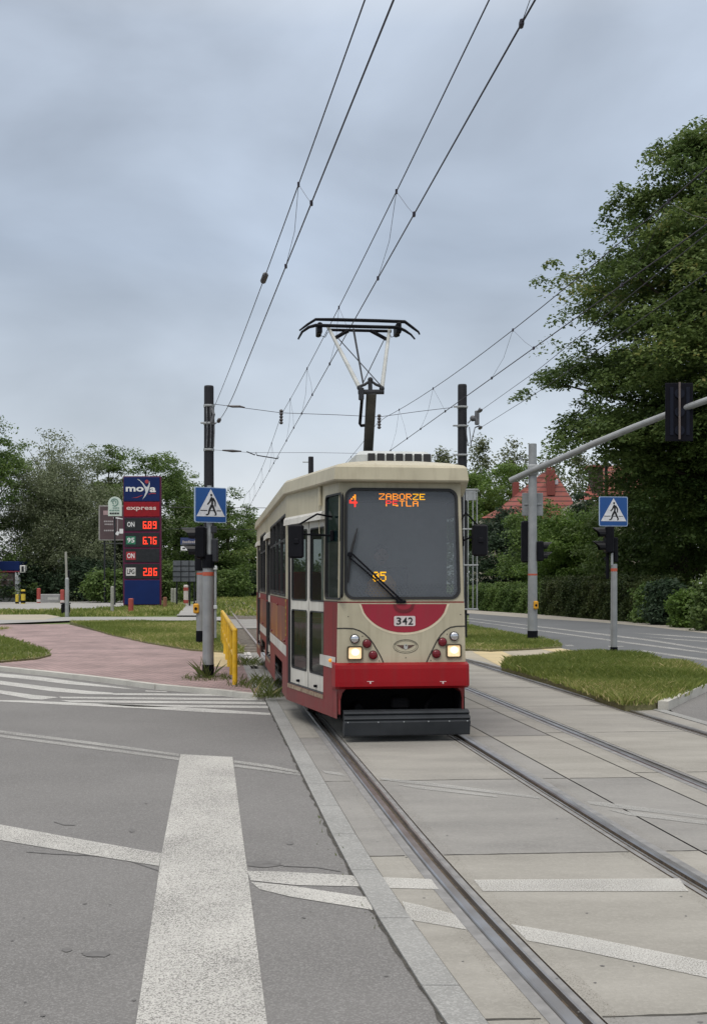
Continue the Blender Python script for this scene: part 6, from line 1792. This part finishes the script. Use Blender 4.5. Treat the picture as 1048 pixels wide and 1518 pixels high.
def tree(name, label, px, Y, prof_px, leaf, ncl, per, size, seed, rc=.9, flat=.5, group=None, trunk=.25, cat='tree', edge=.5, lump=.25, droop=0., pxo=0, limbs=9, sq=1., up=.5, z0=-.09, branchy=0, boughs=0, bspread=1.0):
    """prof_px: (py, half width in pixels) rows of the crown outline"""
    r = np.random.default_rng(seed)
    k = Y / F
    prof = [(ZZ(py, Y) - z0, w_ * k) for py, w_ in prof_px]
    X = XX(px, Y)
    o = thing(name, label, cat, (X, Y, z0), 0, group)
    if boughs:
        B = crown_pts(prof, boughs, r, edge, lump, sq)
        m_ = max(1, ncl // boughs)
        g = r.normal(0, 1, (len(B) * m_, 3)) * np.array([1, 1, flat * .9]) * rc * bspread
        g[:, 2] -= droop * .35 * (g[:, 0] ** 2 + g[:, 1] ** 2) / (rc * bspread)
        C = np.repeat(B, m_, 0) + g
        btint = np.repeat(r.normal(0, .15, len(B)), m_)
    else:
        C = crown_pts(prof, ncl, r, edge, lump, sq); btint = np.zeros(len(C))
    rcs = rc * (.6 + .8 * r.random(len(C)))
    V, n = leaf_quads(C, rcs, flat, per, size, r, droop, up)
    clump = np.repeat(r.normal(0, .09, len(C)) + btint, per)
    tint = np.clip(.42 + clump + r.normal(0, .15, n), 0, 1)
    keep = V[:, 2].reshape(-1, 4).min(1) > .02
    V = V.reshape(-1, 4, 3)[keep].reshape(-1, 3); tint = tint[keep]
    cr_ = np_mesh('crown', V, 4, len(tint), tint, leaf, o)
    top = max(p[0] for p in prof)
    if trunk:
        mb = MB(); zt_ = top * .86
        w_ = [Vector((.15 * math.sin(z * .7 + seed), .1 * math.cos(z * .9 + seed), z)) * 1 for z in np.linspace(-.1, zt_, 9)]
        mb.tube(w_, [trunk * (1.25 - 1.1 * i / 8) for i in range(9)], 9)
        idx = r.choice(len(C), min(limbs, len(C)), replace=False)
        for i in idx:
            c = Vector(C[i]); zb = max(top * .12, min(c.z * .72, zt_ * .9)); f = zb / zt_
            b = Vector((.15 * math.sin(zb * .7 + seed), .1 * math.cos(zb * .9 + seed), zb))
            m_ = (b + c) / 2 + Vector((0, 0, .25)); rt_ = trunk * (1.1 - f) * .45 + .02
            mb.tube([b, m_, c], [rt_, rt_ * .6, .012], 6)
        if branchy:
            for i in r.choice(len(C), min(branchy, len(C)), replace=False):
                c = Vector(C[i]); d = Vector(r.normal(0, 1, 3)); d.z = abs(d.z)
                mb.tube([c - Vector((0, 0, rc * .6)), c, c + d.normalized() * rc * .8], [.03, .02, .006], 4)
        mb.build('trunk', bark, o)
    return o
gt_l, gt_r = 'trees behind the petrol station', 'garden trees across the road'
# left side
tree('willow_tree', 'broad grey-green willow-like tree left of the brown billboard', 108, 112, [(690, 20), (705, 52), (730, 84), (770, 105), (815, 112), (850, 104), (880, 88)], L_willow, 660, 190, .15, 21, 1.35, .85, gt_l, .45, edge=.55, lump=.14, droop=.5, limbs=8, boughs=110, bspread=1.0)
tree('broadleaf_tree', 'sparse feathery tree top showing bare twigs above the broad grey-green tree', 76, 118, [(640, 26), (655, 50), (685, 68), (715, 70), (760, 50), (800, 30)], L_willow, 170, 34, .19, 22, 1.1, .5, gt_l, .35, edge=.7, limbs=40, branchy=90)
tree('broadleaf_tree', 'dark tree at the left edge rising above its neighbours', -14, 108, [(612, 14), (630, 30), (660, 48), (720, 62), (790, 70), (850, 70), (884, 60)], L_mid, 560, 75, .18, 23, .9, .6, gt_l, .4, boughs=60)
tree('conifer_like_tree', 'narrow dark upright tree behind the round-topped board', 160, 124, [(656, 5), (668, 13), (690, 22), (715, 26), (740, 24), (790, 36), (850, 40), (884, 36)], L_dark, 520, 60, .18, 24, .75, .5, gt_l, .3, lump=.35, boughs=52)
tree('broadleaf_tree', 'rounded dark green tree behind the price pylon', 215, 118, [(668, 12), (678, 34), (700, 52), (730, 66), (770, 74), (820, 72), (884, 62)], L_mid, 800, 80, .18, 25, .9, .55, gt_l, .4, boughs=80)
tree('broadleaf_tree', 'lower green tree between the pylon and the crossing sign', 262, 126, [(706, 8), (722, 24), (745, 36), (790, 46), (840, 48), (880, 42)], L_mid, 520, 70, .18, 26, .9, .55, gt_l, .35, boughs=56)
tree('broadleaf_tree', 'tree with a ragged top just right of the left crossing sign', 338, 128, [(730, 8), (742, 20), (757, 24), (780, 30), (820, 36), (860, 40), (880, 36)], L_mid, 460, 56, .19, 27, .8, .5, gt_l, .35, boughs=52, lump=.45, limbs=14)
tree('broadleaf_tree', 'dark tree beside the rear of the tram at the end of the track', 375, 150, [(775, 6), (790, 22), (815, 34), (850, 40), (880, 36)], L_dark, 400, 60, .22, 28, 1.0, .55, gt_l, .35, boughs=44)
tree('broadleaf_tree', 'dark tree standing behind the black mast on the left', 300, 150, [(742, 8), (760, 30), (790, 44), (840, 50), (880, 44)], L_dark, 420, 60, .22, 29, 1.0, .55, gt_l, .35, boughs=48)
for i, (px, Y, top, hw, lf, lab) in enumerate(((40, 106, 842, 52, L_deep, 'dark bush behind the petrol kiosk column'), (128, 104, 828, 44, L_deep, 'dark bush below the broad grey-green tree'), (165, 98, 845, 36, L_mid, 'green bush below the brown billboard'),
        (232, 104, 832, 40, L_dark, 'dark bush right of the price pylon'), (290, 112, 838, 36, L_dark, 'dark bush behind the grey sign back'), (338, 122, 846, 34, L_mid, 'bush at the end of the yellow railing line'), (372, 130, 850, 30, L_deep, 'dark bush close to the rear of the tram'), (-30, 112, 815, 60, L_mid, 'green bush at the far left edge behind the kiosk'))):
    tree('bush', lab, px, Y, [(top, hw * .25), (top + 8, hw * .7), (top + 22, hw), (886, hw * .95)], lf, 120, 55, .22, 40 + i, .8, .7, 'bushes at the edge of the wood', .08, 'bush', lump=.2, limbs=6)
# right side
tree('hornbeam_tree', 'huge dark green tree with layered drooping branches at the right edge', 1092, 54, [(150, 26), (176, 46), (212, 84), (252, 106), (288, 164), (330, 180), (400, 208), (470, 218), (515, 256), (560, 236), (600, 240), (640, 208), (675, 170), (720, 130), (780, 100)], L_horn, 4200, 95, .15, 31, .85, .34, gt_r, .5, edge=.45, lump=.14, droop=.5, limbs=26, up=1.2, boughs=320, bspread=1.2)
tree('broadleaf_tree', 'dark understorey tree below the huge tree at the right edge', 1010, 61, [(640, 60), (680, 100), (730, 116), (790, 120), (850, 110), (905, 90)], L_dark, 900, 70, .15, 32, .7, .45, gt_r, .25, droop=.3, boughs=90)
tree('broadleaf_tree', 'bright green bushy tree in the garden between the two crossing masts', 842, 69, [(756, 14), (775, 38), (805, 54), (840, 60), (880, 56)], L_bright, 520, 70, .13, 33, .6, .55, gt_r, .15, boughs=56)
tree('broadleaf_tree', 'olive green tree behind the right crossing sign', 935, 66, [(745, 20), (770, 44), (805, 56), (850, 60), (895, 54)], L_mid, 520, 64, .13, 34, .6, .5, gt_r, .15, boughs=56)
tree('yew_tree', 'very dark spreading evergreen in the garden behind the signal mast', 752, 82, [(752, 8), (775, 36), (805, 56), (840, 64), (880, 62)], L_deep, 330, 66, .17, 35, .8, .4, gt_r, .2, droop=.35)
tree('broadleaf_tree', 'vivid green tree rising behind the right black mast', 728, 100, [(688, 12), (700, 34), (725, 50), (755, 54), (800, 50), (860, 40)], L_bright, 640, 70, .16, 36, .75, .55, gt_r, .25, boughs=64)
tree('young_conifer', 'small pointed dark conifer in front of the second house', 862, 70.5, [(722, 2), (740, 9), (765, 18), (800, 26), (850, 30)], L_deep, 150, 50, .17, 37, .5, .4, gt_r, .12, lump=.4)
tree('broadleaf_tree', 'bush-like green tree in front of the red roof', 800, 76, [(745, 8), (760, 30), (790, 46), (830, 50), (870, 46)], L_mid, 440, 60, .14, 38, .6, .55, gt_r, .15, boughs=48)
for i, (px, Y, top, hw, lab) in enumerate(((712, 128, 654, 22, 'pale birch top left of the grey signal mast pole'), (760, 130, 652, 26, 'pale birch directly behind the top of the signal mast'), (815, 132, 672, 24, 'pale birch above the chimney of the red-roofed house'), (862, 126, 660, 24, 'pale birch between the two red roofs'), (655, 120, 664, 20, 'pale thin tree above the right end of the tram roof'))):
    tree('birch_tree', lab, px, Y, [(top, 5), (top + 14, hw * .7), (top + 45, hw), (top + 90, hw * 1.1), (top + 150, hw * .9)], L_birch, 120, 34, .27, 60 + i, 1.1, .9, 'pale birches on the skyline', .16, edge=.7, lump=.4, limbs=22)
tree('broadleaf_tree', 'dark green tree filling the gap behind the hedge at the right edge', 1075, 66, [(660, 40), (720, 90), (800, 110), (900, 100)], L_dark, 260, 60, .22, 70, 1.1, .5, gt_r, .2)

def hedge(name, label, A, B, dep, h, leaf, n, size, seed, bumps=.1):
    """clipped hedge between two ground points: leafy faces on every side over a solid core"""
    r = np.random.default_rng(seed)
    A, B = np.array(A[:2]), np.array(B[:2]); L_ = np.linalg.norm(B - A); d = (B - A) / L_; nn_ = np.array([-d[1], d[0]])
    if nn_[1] < 0: nn_ = -nn_
    o = thing(name, label, 'hedge', (A[0], A[1], -.05), 0, 'hedges along the far side of the road')
    u = r.uniform(0, L_, n); side_ = r.random(n)
    v = np.where(side_ < .55, 0, np.where(side_ < .85, r.random(n) * dep, r.random(n) * dep)); z = np.where(side_ < .55, r.random(n) * h, h)
    e = side_ > .92; u = np.where(e, np.where(r.random(n) < .5, 0, L_), u); z = np.where(e, r.random(n) * h, z)
    bump = (bumps * 1.8) * (np.sin(u * 2.1 + z * 1.5 + seed) + .7 * np.sin(u * 5.3 - z * 3 + 1)) 
    v = v - np.where(v < .01, np.abs(bump), 0); z = z + np.where(z >= h * .99, bump, 0)
    P = np.stack([d[0] * u + nn_[0] * v, d[1] * u + nn_[1] * v, z], 1) + r.normal(0, .07, (n, 3))
    P[:, 2] = np.maximum(P[:, 2], .06)
    V, m_ = leaf_quads(P, .06, 1., 2, size, r)
    tint = np.clip(.4 + .18 * np.sin(np.repeat(u, 2) * 1.3 + seed) + r.normal(0, .18, m_), 0, 1)
    np_mesh('foliage', V, 4, m_, tint, leaf, o)
    mb = MB(); q = lambda u_, v_: tuple(d * u_ + nn_ * v_)
    mb.prism([q(.1, .12), q(L_ - .1, .12), q(L_ - .1, dep - .1), q(.1, dep - .1)], .0, h - .1); mb.build('twig_core', mat('twig_dark', (.022, .026, .012), (.035, .03, .018), rough=.95, scale=14, bump=.8), o)
hedge('hedge', 'tall clipped brown-green hedge block behind the right crossing post', G(805, 911), G(960, 922), 1.6, 1.75, L_hedge, 26000, .08, 81)
hedge('hedge', 'lower green hedge behind the grey signal mast', G(690, 902), G(806, 910), 1.6, 1.35, L_mid, 24000, .09, 82)
for i, (px, pb, top, hw, lf, lab) in enumerate(((985, 926, 862, 30, L_deep, 'round dark bush right of the clipped hedge block'), (1020, 930, 880, 26, L_bright, 'bright low bush at the right edge of the road verge'), (1062, 935, 856, 34, L_dark, 'dark bush at the right edge beyond the bright low bush'), (962, 923, 868, 22, L_mid, 'green bush close against the end of the hedge block'))):
    Y = G(px, pb)[1]
    tree('bush', lab, px, Y, [(top, hw * .3), (top + 8, hw * .75), (top + 25, hw), (pb, hw * .9)], lf, 130, 60, .11, 90 + i, .4, .7, 'bushes along the far side of the road', .05, 'bush', limbs=5)
for i, (px, Y, top, hw, lab) in enumerate(((-150, 100, 640, 90, 'unseen tree added beyond the left picture edge next to the dark edge tree'), (-310, 92, 600, 110, 'tall unseen tree added well beyond the left picture edge'), (-480, 84, 620, 120, 'unseen tree added farthest beyond the left picture edge'))):  # unseen continuation of the wood, added to darken reflections in the tram's side glass
    tree('broadleaf_tree', lab, px, Y, [(top, hw * .3), (top + 40, hw * .8), (top + 120, hw), (880, hw * .8)], L_mid, 360, 50, .35, 110 + i, 1.6, .6, gt_l, .4, boughs=60)
# far wood closing the view
r = np.random.default_rng(99)
xs = r.uniform(-90, 150, 2600); C = np.stack([xs, 185 + r.uniform(-8, 12, 2600), r.random(2600) ** .8 * (8 + 2.5 * np.sin(xs * .13) + 1.8 * np.sin(xs * .37 + 1))], 1)
V, n = leaf_quads(C, 1.9, .7, 26, .5, r)
k = V.reshape(-1, 4, 3)[:, :, 2].min(1) > -.05
V = V.reshape(-1, 4, 3)[k].reshape(-1, 3)
tag(np_mesh('far_wood', V, 4, len(V) // 4, np.clip(r.normal(.4, .18, len(V) // 4), 0, 1), L_dark), 'distant wood closing the horizon behind everything', 'woodland', kind='stuff')
